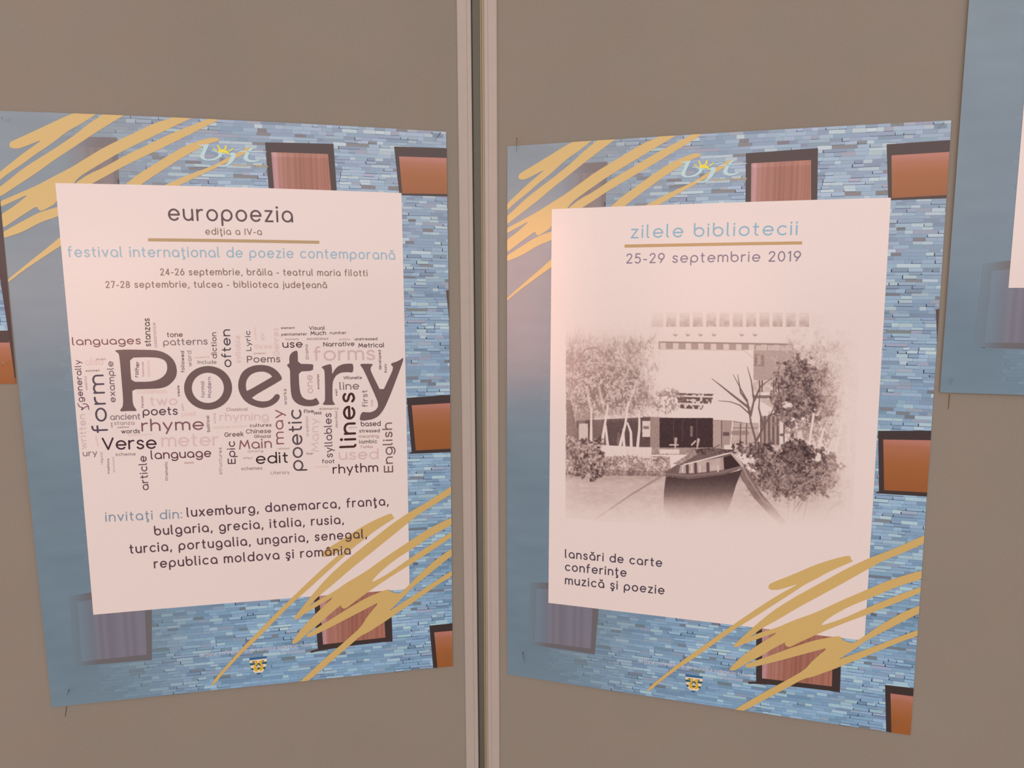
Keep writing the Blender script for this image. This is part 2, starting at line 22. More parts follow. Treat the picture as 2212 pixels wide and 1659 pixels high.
D_BIG=[[[(89.48,225.96),(99.02,225.61),(120.73,226.45),(127.27,226.95),(133.2,228.73),(138.5,232.04),(142.64,236.65),(144.85,242.06),(145.44,248.63),(144.34,253.98),(141.26,258.68),(135.97,263.31),(131.43,264.96),(126.95,265.78),(118.1,265.84),(102.18,265.78),(101.86,273.49),(101.77,279.45),(102.62,283.06),(104.79,286.74),(104.49,287.92),(96.82,287.49),(89.69,287.67),(89.58,286.11),(92.23,282.65),(93.07,275.54),(93,256.59),(92.93,242.45),(92.61,231.88),(92.05,229.3),(89.4,227.12)],[(102.23,233.89),(101.82,247.42),(101.95,258.06),(118.59,258.59),(126.41,257.05),(131.56,254.22),(135.14,250.15),(136.55,245.42),(136.3,240.66),(134.32,237.05),(128.97,234.55),(118.06,233.7)]],[[(197.33,267.14),(196.77,271.09),(195.52,274.89),(193.61,278.44),(191.11,281.63),(188.08,284.35),(184.63,286.52),(180.86,288.07),(176.89,288.97),(172.83,289.17),(168.83,288.68),(164.99,287.52),(161.43,285.72),(158.27,283.35),(155.6,280.46),(153.49,277.16),(152.01,273.55),(151.2,269.73),(151.09,265.81),(151.67,261.93),(152.93,258.18),(154.82,254.69),(157.3,251.55),(160.29,248.86),(163.69,246.7),(167.41,245.14),(171.33,244.22),(175.35,243.97),(179.33,244.4),(183.16,245.5),(186.73,247.24),(189.92,249.57),(192.63,252.42),(194.79,255.71),(196.32,259.34),(197.18,263.19)],[(189.37,266.93),(188.99,269.64),(188.15,272.26),(186.87,274.7),(185.19,276.89),(183.17,278.77),(180.87,280.27),(178.35,281.34),(175.7,281.96),(173,282.11),(170.32,281.79),(167.76,280.99),(165.38,279.76),(163.27,278.13),(161.48,276.15),(160.07,273.87),(159.08,271.38),(158.54,268.74),(158.47,266.04),(158.86,263.35),(159.7,260.76),(160.98,258.34),(162.64,256.17),(164.64,254.31),(166.92,252.82),(169.42,251.74),(172.05,251.1),(174.73,250.93),(177.4,251.23),(179.96,252),(182.34,253.2),(184.46,254.81),(186.27,256.78),(187.7,259.05),(188.71,261.55),(189.27,264.2)]],[[(203.16,266.33),(204.01,259.74),(206.37,253.74),(209.69,249.42),(214.5,246.22),(220.82,244.14),(228.1,243.95),(234.3,245.16),(239.41,247.8),(243.43,251.76),(245.89,255.7),(246.82,258.5),(245.69,260.48),(215.59,277.53),(218.09,279.82),(222.19,281.5),(227.39,282.32),(232.68,281.58),(236.48,278.89),(239.26,275.28),(241.93,274.57),(243.94,276.85),(243.06,280.19),(240.49,283.48),(235.61,286.7),(231.33,288.25),(226.04,288.98),(220.85,287.93),(213.68,284.92),(208.17,280.31),(204.38,272.99)],[(211.04,270.41),(210.74,263.77),(212.36,258.29),(216.22,253.63),(222.57,251.01),(229.87,250.94),(234.97,253.59),(237.15,256.3),(236.17,257.16),(212.81,270.46)]],[[(262.25,229.32),(263.45,231),(263.27,243.44),(278.1,244),(278.57,245.68),(277.84,251.05),(263.68,251.58),(263.5,264.44),(264.21,273.44),(266.14,278.55),(269.77,281.23),(274.02,281.91),(277.26,281.31),(280,279.68),(281.53,281.76),(283.33,285.77),(281.33,287.42),(277,288.44),(272.7,288.66),(267.37,288.17),(262.11,286.33),(258.5,283.42),(256,279.41),(254.98,273.21),(254.76,263.13),(255.14,248.65),(252.33,245.26),(252.71,243.6),(254.84,243.08),(254.75,237.53),(255.75,233.67),(258.5,230.93)]],[[(286.5,247.48),(288.69,246.06),(294.65,244.23),(296.57,244.6),(297.27,249.33),(297.07,255.19),(299.59,250.72),(302.61,247.16),(307.54,244.63),(312.97,243.91),(318.59,243.98),(319.11,248.51),(318.31,253.59),(312.69,252.94),(306.18,253.41),(301.24,256.16),(298.16,261.19),(297.13,266.26),(296.61,282.13),(297.59,284.99),(299.15,286.97),(298.58,287.87),(286.92,287.57),(286.76,286.2),(289.02,283.08),(289.45,270.63),(289.62,259.34),(289.57,251.46),(288.58,249.2)]],[[(326.19,244.29),(338.52,244.42),(339.03,245.57),(336.78,248.16),(336.67,252.14),(347.6,276.58),(359.23,252.41),(360.11,247.84),(357.73,245.53),(358.87,243.82),(364.44,242.15),(368.37,239.9),(370.63,237.97),(370.91,240.49),(368.78,246.77),(358.18,274.24),(351.73,289.12),(348.26,295.41),(343.68,301.08),(337.51,304.39),(328.65,305.65),(324.26,305.18),(324.12,302.29),(325.33,298.29),(327.26,296.04),(329.45,296.44),(335.5,296.83),(340.52,294.64),(343.15,291.24),(343.44,288.36),(342.67,283.73),(329.6,250.91),(326.46,246.11)]]]
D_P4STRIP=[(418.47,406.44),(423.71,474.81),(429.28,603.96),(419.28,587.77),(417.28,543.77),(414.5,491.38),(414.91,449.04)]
D_P4WIN=[(386.67,542.93),(417.71,543.33),(417.31,553.12),(417.7,562.97),(418.95,596.82),(382.07,595.76)]
D_P4PANE=[(385.75,553.51),(418.03,554.03),(418.82,563.89),(419.17,599.1),(381.88,598)]
D_HP=[6.12546,-0.0377279,-259.657,0.0086878,6.35455,-979.84,-0.00035236,0.00016891,1]
D_PINS=[([-0.4684,0.71252,0.14957],[-0.47089,0.71708,0.14683],'bright steel pin at the top left corner of the word cloud poster'),([-0.07425,0.80088,0.15108],[-0.08037,0.80362,0.14417],'thin steel pin at the top right corner of the word cloud poster'),([-0.45493,0.71652,-0.41655],[-0.4595,0.71961,-0.42397],'short dark pin at the bottom left corner of the word cloud poster'),([-0.07334,0.80108,-0.42109],[-0.07538,0.80473,-0.43259],'steel pin at the bottom right corner of the word cloud poster'),([0.00502,0.7993,0.14617],[0.00457,0.80254,0.13282],'long thin pin sticking up over the top left corner of the sepia photo poster'),([0.38451,0.69102,0.13873],[0.38291,0.69562,0.13445],'steel pin at the top right corner of the sepia photo poster'),([0.01235,0.79723,-0.41794],[0.01426,0.7998,-0.43163],'dark pin at the bottom left corner of the sepia photo poster'),([0.38404,0.69219,-0.43651],[0.38473,0.69511,-0.44486],'pale pin at the bottom right corner of the sepia photo poster'),([0.4071,0.68463,-0.09013],[0.40835,0.68844,-0.09671],'pin at the bottom corner of the cropped poster on the far right'),([-0.48655,0.70952,-0.07781],[-0.49005,0.71284,-0.08175],'pin at the bottom corner of the poster hidden on the far left')]
D_MARKS=[('L',[[-0.4385,-0.4383],[-0.4406,-0.4494]]),('R',[[0.4623,-0.1056],[0.4622,-0.1196]])]


ZC = 1.45                                            # camera height above the floor
SC = bpy.context.scene
COL = SC.collection

# ------------------------------------------------------------------ camera, world, lights, exposure
cam_d = bpy.data.cameras.new('camera'); cam_d.sensor_width = 36.0
cam_d.lens = G['f'] * 36.0 / 2212.0; cam_d.clip_start = 0.02
cam = bpy.data.objects.new('camera', cam_d); COL.objects.link(cam)
cam.location = (0, 0, ZC); cam.rotation_euler = (math.pi/2 - G['pitch'], 0, 0)
SC.camera = cam

world = bpy.data.worlds.new('room_light'); SC.world = world; world.use_nodes = True
bg = world.node_tree.nodes['Background']
bg.inputs[0].default_value = (0.97, 0.82, 0.785, 1); bg.inputs[1].default_value = 0.77

def area(name, loc, aim, sx, sy, color, power):
    l = bpy.data.lights.new(name, 'AREA'); l.shape = 'RECTANGLE'; l.size = sx; l.size_y = sy
    l.color = color; l.energy = power
    o = bpy.data.objects.new(name, l); COL.objects.link(o); o.location = loc
    o.rotation_euler = (Vector(aim) - Vector(loc)).to_track_quat('-Z', 'Y').to_euler()
    return o
area('window_light', (-0.3, -3.4, ZC + 1.15), (0, 0.8, ZC), 5.5, 2.3, (1.0, 0.79, 0.74), 68)
area('lamp_light', (-1.30, -1.46, ZC - 0.06), (0.01, 0.8, ZC), 0.22, 0.80, (1.0, 0.38, 0.22), 8.0)
area('far_lamp_light', (-0.60, -1.9, ZC - 0.06), (-0.2, 0.8, ZC), 0.55, 0.50, (1.0, 0.55, 0.42), 2.6)

SC.view_settings.view_transform = 'Standard'; SC.view_settings.look = 'None'
SC.view_settings.exposure = -0.17; SC.view_settings.gamma = 1.0
SC.view_settings.use_curve_mapping = False

# ------------------------------------------------------------------ colour
def lin(c):
    c = np.asarray(c, float) / 255.0
    return np.where(c <= 0.04045, c / 12.92, ((c + 0.055) / 1.055) ** 2.4)
PAPER = lin((228, 206, 199)); SHEEN = np.array([0.030, 0.024, 0.022])
def ink(c):                                          # a colour as seen in the warm hall light -> reflectance
    return np.clip((lin(c) - SHEEN) / (PAPER - SHEEN) * 0.84, 0.008, 0.9)

# ------------------------------------------------------------------ materials
def mat(name): 
    m = bpy.data.materials.new(name); m.use_nodes = True
    return m, m.node_tree, m.node_tree.nodes['Principled BSDF']
def print_mat():
    m, nt, b = mat('satin_print')
    a = nt.nodes.new('ShaderNodeVertexColor'); a.layer_name = 'Col'
    tc = nt.nodes.new('ShaderNodeTexCoord'); n = nt.nodes.new('ShaderNodeTexNoise')
    n.inputs['Scale'].default_value = 2200; n.inputs['Detail'].default_value = 1
    r = nt.nodes.new('ShaderNodeMapRange'); r.inputs[1].default_value = .3; r.inputs[2].default_value = .7
    r.inputs[3].default_value = .965; r.inputs[4].default_value = 1.035
    mx = nt.nodes.new('ShaderNodeMix'); mx.data_type = 'RGBA'; mx.blend_type = 'MULTIPLY'; mx.inputs[0].default_value = 1
    nt.links.new(tc.outputs['Object'], n.inputs['Vector']); nt.links.new(n.outputs['Fac'], r.inputs[0])
    nt.links.new(a.outputs['Color'], mx.inputs[6]); nt.links.new(r.outputs[0], mx.inputs[7])
    nt.links.new(mx.outputs[2], b.inputs['Base Color'])
    b.inputs['Roughness'].default_value = 0.18; b.inputs['Specular IOR Level'].default_value = 0.5
    return m
M_PRINT = print_mat()
def plain(name, c, rough=.5, metal=0.0, noise=None, spec=.5):
    m, nt, b = mat(name); c = ink(c)
    b.inputs['Roughness'].default_value = rough; b.inputs['Metallic'].default_value = metal
    b.inputs['Specular IOR Level'].default_value = spec
    tc = nt.nodes.new('ShaderNodeTexCoord'); n = nt.nodes.new('ShaderNodeTexNoise')
    n.inputs['Scale'].default_value = noise[0] if noise else 40; n.inputs['Detail'].default_value = 5
    n.inputs['Roughness'].default_value = .65
    k = noise[1] if noise else .03
    cr = nt.nodes.new('ShaderNodeValToRGB')
    cr.color_ramp.elements[0].position = .25; cr.color_ramp.elements[1].position = .75
    cr.color_ramp.elements[0].color = (*(c * (1 - k)), 1); cr.color_ramp.elements[1].color = (*(c * (1 + k)), 1)
    nt.links.new(tc.outputs['Object'], n.inputs['Vector']); nt.links.new(n.outputs['Fac'], cr.inputs[0])
    nt.links.new(cr.outputs[0], b.inputs['Base Color'])
    if noise and len(noise) > 2:
        bp = nt.nodes.new('ShaderNodeBump'); bp.inputs['Strength'].default_value = noise[2]; bp.inputs['Distance'].default_value = .0006
        nt.links.new(n.outputs['Fac'], bp.inputs['Height']); nt.links.new(bp.outputs[0], b.inputs['Normal'])
    return m
def felt_mat():
    m, nt, b = mat('brown_felt'); c = ink((146, 131, 119))
    tc = nt.nodes.new('ShaderNodeTexCoord')
    def noise(scale, det, lo, hi):
        n = nt.nodes.new('ShaderNodeTexNoise'); n.inputs['Scale'].default_value = scale; n.inputs['Detail'].default_value = det
        r = nt.nodes.new('ShaderNodeMapRange'); r.inputs[1].default_value = .3; r.inputs[2].default_value = .7
        r.inputs[3].default_value = lo; r.inputs[4].default_value = hi
        nt.links.new(tc.outputs['Object'], n.inputs['Vector']); nt.links.new(n.outputs['Fac'], r.inputs[0]); return n, r.outputs[0]
    n1, a = noise(1500, 1, .88, 1.12); n2, d = noise(6, 3, .97, 1.03); n3, e = noise(26, 2, 0, 1)
    mm_ = nt.nodes.new('ShaderNodeMath'); mm_.operation = 'MULTIPLY'; nt.links.new(a, mm_.inputs[0]); nt.links.new(d, mm_.inputs[1])
    cr = nt.nodes.new('ShaderNodeValToRGB')
    cr.color_ramp.elements[0].color = (*(c * np.array([1.02, .99, .985])), 1); cr.color_ramp.elements[1].color = (*(c * np.array([.985, 1.005, 1.01])), 1)
    nt.links.new(e, cr.inputs[0])
    mx = nt.nodes.new('ShaderNodeMix'); mx.data_type = 'RGBA'; mx.blend_type = 'MULTIPLY'; mx.inputs[0].default_value = 1
    nt.links.new(cr.outputs[0], mx.inputs[6]); nt.links.new(mm_.outputs[0], mx.inputs[7]); nt.links.new(mx.outputs[2], b.inputs['Base Color'])
    b.inputs['Roughness'].default_value = .95; b.inputs['Specular IOR Level'].default_value = .15
    bp = nt.nodes.new('ShaderNodeBump'); bp.inputs['Strength'].default_value = .25; bp.inputs['Distance'].default_value = .0004
    nt.links.new(n1.outputs['Fac'], bp.inputs['Height']); nt.links.new(bp.outputs[0], b.inputs['Normal'])
    return m
M_FELT = felt_mat()
M_RAIL = plain('rail_paint', (178, 158, 148), .45, 0, (60, .03))
M_FLANGE = plain('rail_flange_paint', (176, 156, 132), .5, 0, (60, .03))
M_GAP_SHADE = plain('gap_shade_grey', (84, 76, 73), .6)
M_POST = plain('post_grey', (168, 152, 136), .5)
M_PAPER = plain('paper', (226, 205, 199), .5, 0, (300, .015))
M_STEEL = plain('pin_steel', (190, 175, 168), .3, .9)
M_DARKSTEEL = plain('dark_pin_steel', (92, 74, 70), .4, .5)
M_FELT_MARK = plain('felt_mark', (112, 84, 66), .9)
M_FLOOR = plain('grey_carpet', (172, 156, 146), .95, 0, (300, .15, .3))

# ------------------------------------------------------------------ object helpers
def link(name, me, m=None, parent=None):
    o = bpy.data.objects.new(name, me); COL.objects.link(o)
    if m is not None and me is not None: me.materials.append(m)
    if parent is not None: o.parent = parent
    return o
def thing(name, label, cat, loc=(0, 0, 0), group=None):
    o = bpy.data.objects.new(name, None); COL.objects.link(o); o.location = loc; o.empty_display_size = .05
    o['label'] = label; o['category'] = cat
    if group: o['group'] = group
    return o
V3 = lambda k: np.array(G[k] if isinstance(k, str) else k, float)
S0 = V3('S') + np.array([0, 0, ZC])
EE = [V3('EL'), V3('ER')]; NN = [V3('NL'), V3('NR')]; UP = np.array([0, 0, 1.0])

def mesh_from(name, V, F, colors=None, smooth=True):
    """V (n,3) array, F list of index tuples or (m,k) array, colors per vertex (n,3)"""
    me = bpy.data.meshes.new(name)
    if isinstance(F, np.ndarray):
        m, k = F.shape; me.vertices.add(len(V)); me.vertices.foreach_set('co', np.ascontiguousarray(V, dtype=np.float32).ravel())
        me.loops.add(m * k); me.loops.foreach_set('vertex_index', F.astype(np.int32).ravel())
        me.polygons.add(m); me.polygons.foreach_set('loop_start', np.arange(0, m * k, k, dtype=np.int32))
        me.update(calc_edges=True); me.validate()
    else:
        me.from_pydata([tuple(v) for v in V], [], F); me.update()
    if colors is not None:
        ca = me.color_attributes.new('Col', 'FLOAT_COLOR', 'POINT')
        c = np.ones((len(V), 4), np.float32); c[:, :3] = colors; ca.data.foreach_set('color', c.ravel())
    if smooth: me.polygons.foreach_set('use_smooth', np.ones(len(me.polygons), bool))
    return me

# ------------------------------------------------------------------ the curved sheets
def lift(n, u, v):
    l0, A, c = G['LIFT'][n]
    return l0 + A * 4 * u * (1 - u) * (.3 + .7 * v) + c * np.exp(-np.clip(u, 0, None) / .09) * np.sin(np.pi * np.clip(v, 0, 1))
def surf(n, xy, off=0.0):
    """millimetres on the sheet (x right, y down) -> point in the room, off = metres in front of the sheet"""
    xy = np.asarray(xy, float); u = xy[:, 0] / 420.; v = xy[:, 1] / 594.
    W = np.array(G['WC'][n]); ph = np.stack([np.ones_like(u), u, v, u*v, u*u, v*v, u*u*v, u*v*v], -1)
    d = ph @ W; U = u + d[:, 0]; Vv = v + d[:, 1]
    side, s, z, rot = G['POST'][n]; E, N = EE[side], NN[side]
    X = math.cos(rot) * E + math.sin(rot) * UP; Y = -math.sin(rot) * E + math.cos(rot) * UP
    P = S0 + E * s + UP * z + U[:, None] * .42 * X - Vv[:, None] * .594 * Y
    return P + (lift(n, u, v) + off)[:, None] * N
def surf_normals(n, V):
    a = surf(n, V); nn = np.cross(surf(n, V + [1.0, 0]) - a, surf(n, V + [0, 1.0]) - a); nn /= np.linalg.norm(nn, axis=1)[:, None]
    return nn * np.sign(nn @ NN[G['POST'][n][0]])[:, None]
def inside(P, loops):
    x, y = P[:, 0], P[:, 1]; r = np.zeros(len(P), bool)
    for L in loops:
        L = np.asarray(L); a = L; b = np.roll(L, -1, 0)
        for (x1, y1), (x2, y2) in zip(a, b):
            c = ((y1 > y) != (y2 > y)) & (x < (x2 - x1) * (y - y1) / (y2 - y1 + 1e-12) + x1); r ^= c
    return r
def clip(poly, x0=0., y0=0., x1=420., y1=594.):
    for ax, lim, sg in ((0, x0, 1), (0, x1, -1), (1, y0, 1), (1, y1, -1)):
        out = []
        for i in range(len(poly)):
            p, q = poly[i - 1], poly[i]
            ip, iq = sg * (p[ax] - lim) >= 0, sg * (q[ax] - lim) >= 0
            if ip != iq:
                t = (lim - p[ax]) / (q[ax] - p[ax]); out.append((p[0] + t * (q[0] - p[0]), p[1] + t * (q[1] - p[1])))
            if iq: out.append(tuple(q))
        poly = out
        if len(poly) < 3: return []
    return poly
def chaikin(L, n=1):
    for _ in range(n):
        L = np.asarray(L, float); b = np.roll(L, -1, 0); L = np.stack([L * .8 + b * .2, L * .2 + b * .8], 1).reshape(-1, 2)
    return [tuple(p) for p in L]
class Flat:
    """collects flat print pieces of one sheet in sheet millimetres"""
    def __init__(s): s.V = []; s.F = []; s.C = []; s.Z = []; s.z = 0.0; s.n = 0
    def add(s, V, F, c):
        V = np.asarray(V, float); s.V.append(V); c = np.asarray(c, float); s.Z.append(np.full(len(V), s.z))
        s.C.append(np.tile(c, (len(V), 1)) if c.ndim == 1 else c)
        s.F += [tuple(i + s.n for i in f) for f in F]; s.n += len(V)
    def poly(s, loops, c, step=6.0, cfun=None, smooth=0, dens=True):
        loops = [clip(chaikin(L, smooth) if smooth else L) for L in loops]; loops = [L for L in loops if len(L) > 2]
        if not loops: return
        pts = []; ed = []
        for L in loops:
            st = len(pts); L2 = []
            for i in range(len(L)):
                p, q = np.array(L[i]), np.array(L[(i + 1) % len(L)]); d = np.hypot(*(q - p))
                if d < 1e-3: continue
                k = max(1, int(math.ceil(d / step)))
                L2 += [tuple(p + (q - p) * j / k) for j in range(k)]
            pts += L2; m = len(L2); ed += [(st + j, st + (j + 1) % m) for j in range(m)]
        A = np.array(pts); lo, hi = A.min(0), A.max(0)
        if dens:
            gx = np.arange(lo[0] + step / 2, hi[0], step); gy = np.arange(lo[1] + step / 2, hi[1], step)
            if len(gx) and len(gy):
                g = np.stack(np.meshgrid(gx, gy), -1).reshape(-1, 2); g = g[inside(g, loops)]; pts += [tuple(p) for p in g]
        v, e, f, *_ = delaunay_2d_cdt([Vector(p) for p in pts], ed, [], 0, 1e-5)
        V = np.array([tuple(p) for p in v]); F = np.array([tuple(t) for t in f]).reshape(-1, 3)
        cen = V[F].mean(1); keep = inside(cen, loops)
        s.add(V, [tuple(t) for t in F[keep]], c if cfun is None else cfun(V))
    def grid(s, x0, y0, x1, y1, nx, ny, cfun):
        X, Y = np.meshgrid(np.linspace(x0, x1, nx + 1), np.linspace(y0, y1, ny + 1)); V = np.stack([X, Y], -1).reshape(-1, 2)
        i = np.arange(nx)[None, :] + np.arange(ny)[:, None] * (nx + 1); i = i.ravel()
        s.add(V, [(a, a + nx + 1, a + nx + 2, a + 1) for a in i], cfun(V))
    def ribbon(s, P, w, c, closed=False):
        P = np.asarray(P, float); n = len(P)
        if n < 2: return
        if closed: T = np.roll(P, -1, 0) - np.roll(P, 1, 0)
        else:
            T = np.gradient(P, axis=0)
        T /= np.linalg.norm(T, axis=1)[:, None] + 1e-12
        Nn = np.stack([-T[:, 1], T[:, 0]], 1); h = w / 2
        # split at sharp corners
        if not closed:
            d = np.diff(P, axis=0); d /= np.linalg.norm(d, axis=1)[:, None] + 1e-12
            for i in range(1, n - 1):
                if d[i - 1] @ d[i] < .55:
                    s.ribbon(P[:i + 1], w, c); s.ribbon(P[i:], w, c); return
        V = np.concatenate([P + Nn * h, P - Nn * h]); m = n if closed else n - 1
        F = [(i, (i + 1) % n, n + (i + 1) % n, n + i) for i in range(m)]
        s.add(V, F, c); s.z = (s.z + 6e-6) % 8.4e-5
        if not closed:
            for k, sg in ((0, -1), (n - 1, 1)):
                a0 = math.atan2(T[k][1] * sg, T[k][0] * sg); m = 6
                ring = [P[k] + h * np.array([math.cos(a0 + t), math.sin(a0 + t)]) for t in np.linspace(-math.pi / 2, math.pi / 2, m + 1)]
                s.add([P[k]] + ring, [(0, j, j + 1) for j in range(1, m + 1)], c); s.z = (s.z + 6e-6) % 8.4e-5
    def disc(s, p, r, c):
        s.add([p] + [(p[0] + r * math.cos(a), p[1] + r * math.sin(a)) for a in np.linspace(0, 2 * math.pi, 12, endpoint=False)], [(0, j, j % 12 + 1) for j in range(1, 13)], c)
    def build(s, name, post, off, parent, label=None):
        if not s.n: return None
        V = np.concatenate(s.V); C = np.concatenate(s.C); P = surf(post, V, off * .5 + np.concatenate(s.Z))
        N = NN[G['POST'][post][0]]; F = s.F
        # orient every face to the viewer
        tri = np.array([f[:3] for f in F]); nn = np.cross(P[tri[:, 1]] - P[tri[:, 0]], P[tri[:, 2]] - P[tri[:, 0]]) @ N
        F = [f if k > 0 else f[::-1] for f, k in zip(F, nn)]
        me = mesh_from(name, P - np.array(parent.location), F, C); me.normals_split_custom_set_from_vertices(surf_normals(post, V).tolist())
        o = link(name, me, M_PRINT, parent)
        if label: o['label'] = label
        return o

# ------------------------------------------------------------------ rounded lettering drawn as strokes
def arc(cx, cy, rx, ry, a0, a1, n=None):
    n = n or max(4, int(abs(a1 - a0) / 15)); return [(cx + rx * math.cos(math.radians(a)), cy + ry * math.sin(math.radians(a))) for a in np.linspace(a0, a1, n + 1)]
def ln(*p): return list(p)
def cr(pts, k=5):
    P = [np.array(p, float) for p in pts]; P = [2 * P[0] - P[1]] + P + [2 * P[-1] - P[-2]]; out = []
    for i in range(1, len(P) - 2):
        for t in np.linspace(0, 1, k, endpoint=False):
            a, b, c, d = P[i - 1:i + 3]
            out.append(tuple(.5 * ((2 * b) + (c - a) * t + (2*a - 5*b + 4*c - d) * t*t + (3*b - a - 3*c + d) * t**3)))
    return out + [tuple(P[-2])]
R = .49
GL = {}
def gl(ch, w, *strokes): GL[ch] = (w, [list(s) for s in strokes])
bowl = arc(R, .5, R, .5, 0, 360, 24)
gl('a', .98, bowl, ln((.98, .5), (.98, 0)))
gl('b', .98, ln((0, 1.5), (0, .5)), bowl)
gl('c', .85, arc(R, .5, R, .5, 48, 312))
gl('d', .98, bowl, ln((.98, 1.5), (.98, 0)))
gl('e', .98, ln((.03, .5), (.97, .5)), arc(R, .5, R, .5, 0, 318))
gl('f', .52, arc(.42, 1.22, .27, .28, 80, 180) + [(.15, 0)], ln((0, .97), (.48, .97)))
gl('g', .98, bowl, ln((.98, .5), (.98, -.05)) + arc(R, -.05, R, .42, 0, -150)[1:])
gl('h', .84, ln((0, 1.5), (0, 0)), arc(.42, .56, .42, .44, 180, 0) + [(.84, 0)])
gl('i', .0, ln((0, 1), (0, 0)), ['dot', (0, 1.36)])
gl('j', .22, ln((.22, 1), (.22, -.1)) + arc(-.03, -.1, .25, .33, 0, -80)[1:], ['dot', (.22, 1.36)])
gl('k', .7, ln((0, 1.5), (0, 0)), ln((.64, 1), (.02, .42)), ln((.24, .62), (.7, 0)))
gl('l', .14, ln((0, 1.5), (0, .2)) + arc(.16, .2, .16, .2, 180, 262)[1:])
gl('m', 1.36, ln((0, 1), (0, 0)), arc(.34, .63, .34, .37, 180, 0) + [(.68, 0)], arc(1.02, .63, .34, .37, 180, 0) + [(1.36, 0)])
gl('n', .84, ln((0, 1), (0, 0)), arc(.42, .56, .42, .44, 180, 0) + [(.84, 0)])
gl('o', .98, bowl)
gl('p', .98, ln((0, .5), (0, -.45)), bowl)
gl('q', .98, bowl, ln((.98, .5), (.98, -.45)))
gl('r', .5, ln((0, 1), (0, 0)), arc(.42, .55, .42, .45, 180, 78))
gl('s', .68, cr([(.64, .84), (.5, .97), (.3, 1.0), (.1, .9), (.06, .7), (.2, .56), (.46, .47), (.64, .33), (.62, .12), (.42, 0), (.2, .01), (.02, .16)]))
gl('t', .5, ln((.18, 1.35), (.18, .25)) + arc(.42, .25, .24, .25, 180, 272)[1:], ln((0, .97), (.46, .97)))
gl('u', .84, ln((0, 1), (0, .44)) + arc(.42, .44, .42, .44, 180, 360)[1:] + [(.84, 1)], ln((.84, .5), (.84, 0)))
gl('v', .84, ln((0, 1), (.42, 0), (.84, 1)))
gl('w', 1.3, ln((0, 1), (.34, 0), (.65, .95), (.96, 0), (1.3, 1)))
gl('x', .78, ln((0, 1), (.78, 0)), ln((.78, 1), (0, 0)))
gl('y', .84, ln((0, 1), (.44, .02)), ln((.84, 1), (.26, -.45)))
gl('z', .72, ln((.02, 1), (.68, 1), (.0, 0), (.72, 0)))
H = 1.42
gl('0', .86, arc(.43, H/2, .43, H/2, 0, 360, 24))
gl('1', .3, ln((0, 1.2), (.28, H), (.28, 0)))
gl('2', .8, cr([(.04, 1.12), (.14, 1.34), (.4, 1.42), (.66, 1.34), (.76, 1.1), (.68, .86), (.44, .52), (.02, 0)]) , ln((.02, 0), (.8, 0)))
gl('3', .8, ln((.05, H), (.7, H), (.35, .88)), arc(.36, .44, .42, .44, 90, -130))
gl('4', .86, ln((.6, 0), (.6, H), (0, .36), (.86, .36)))
gl('5', .8, ln((.72, H), (.14, H), (.08, .78)), arc(.36, .44, .42, .46, 128, -140))
gl('6', .84, ln((.56, H), (.1, .7)), arc(.42, .45, .42, .45, 0, 360, 20))
gl('7', .8, ln((0, H), (.78, H), (.24, 0)))
gl('8', .8, arc(.4, 1.06, .33, .36, 0, 360, 18), arc(.4, .36, .4, .36, 0, 360, 20))
gl('9', .84, arc(.42, H - .45, .42, .45, 0, 360, 20), ln((.28, 0), (.74, H - .7)))
C = 1.36
gl('A', 1.1, ln((0, 0), (.55, C), (1.1, 0)), ln((.2, .45), (.9, .45)))
gl('B', .85, ln((0, 0), (0, C), (.4, C)) + arc(.45, C - .33, .3, .33, 90, -90)[1:], ln((0, .7), (.45, .7)) + arc(.45, .35, .38, .35, 90, -90)[1:] + [(0, 0)])
gl('C', 1.15, arc(.66, C/2, .66, C/2, 45, 315))
gl('D', 1.1, ln((0, C), (.45, C)) + arc(.45, C/2, .62, C/2, 90, -90)[1:] + [(0, 0), (0, C)])
gl('E', .82, ln((.82, C), (0, C), (0, 0), (.82, 0)), ln((0, .7), (.74, .7)))
gl('F', .8, ln((.8, C), (0, C), (0, 0)), ln((0, .7), (.7, .7)))
gl('G', 1.25, arc(.66, C/2, .66, C/2, 45, 360), ln((.7, C/2), (1.32, C/2)))
gl('I', .0, ln((0, C), (0, 0)))
gl('L', .75, ln((0, C), (0, 0), (.75, 0)))
gl('M', 1.35, ln((0, 0), (.2, C), (.68, .35), (1.15, C), (1.35, 0)))
gl('N', 1.05, ln((0, 0), (0, C), (1.05, 0), (1.05, C)))
gl('O', 1.36, arc(.68, C/2, .68, C/2, 0, 360, 24))
gl('P', .9, ln((0, 0), (0, C), (.5, C)) + arc(.5, C - .38, .38, .38, 90, -90)[1:] + [(0, .6)])
gl('R', .9, ln((0, 0), (0, C), (.5, C)) + arc(.5, C - .38, .38, .38, 90, -90)[1:] + [(0, .6)], ln((.45, .6), (.9, 0)))
gl('S', .85, [(x * 1.25, y * 1.36) for x, y in GL['s'][1][0]])
gl('T', 1.0, ln((0, C), (1.0, C)), ln((.5, C), (.5, 0)))
gl('V', 1.1, ln((0, C), (.55, 0), (1.1, C)))
gl('-', .42, ln((0, .5), (.42, .5)))
gl(',', .1, ln((.1, .06), (.0, -.26)))
gl('.', .0, ['dot', (0, .05)])
gl(':', .0, ['dot', (0, .08)], ['dot', (0, .88)])
def dia(ch, base, *extra): GL[ch] = (GL[base][0], GL[base][1] + [list(e) for e in extra])
dia('ă', 'a', arc(.5, 1.5, .24, .22, 200, 340)); dia('â', 'a', ln((.26, 1.26), (.5, 1.46), (.74, 1.26)))
ced = [(0, -.16), (.12, -.2), (.14, -.3), (.02, -.38), (-.1, -.36)]
dia('ţ', 't', [(x + .28, y) for x, y in ced]); dia('ş', 's', [(x + .34, y) for x, y in ced])

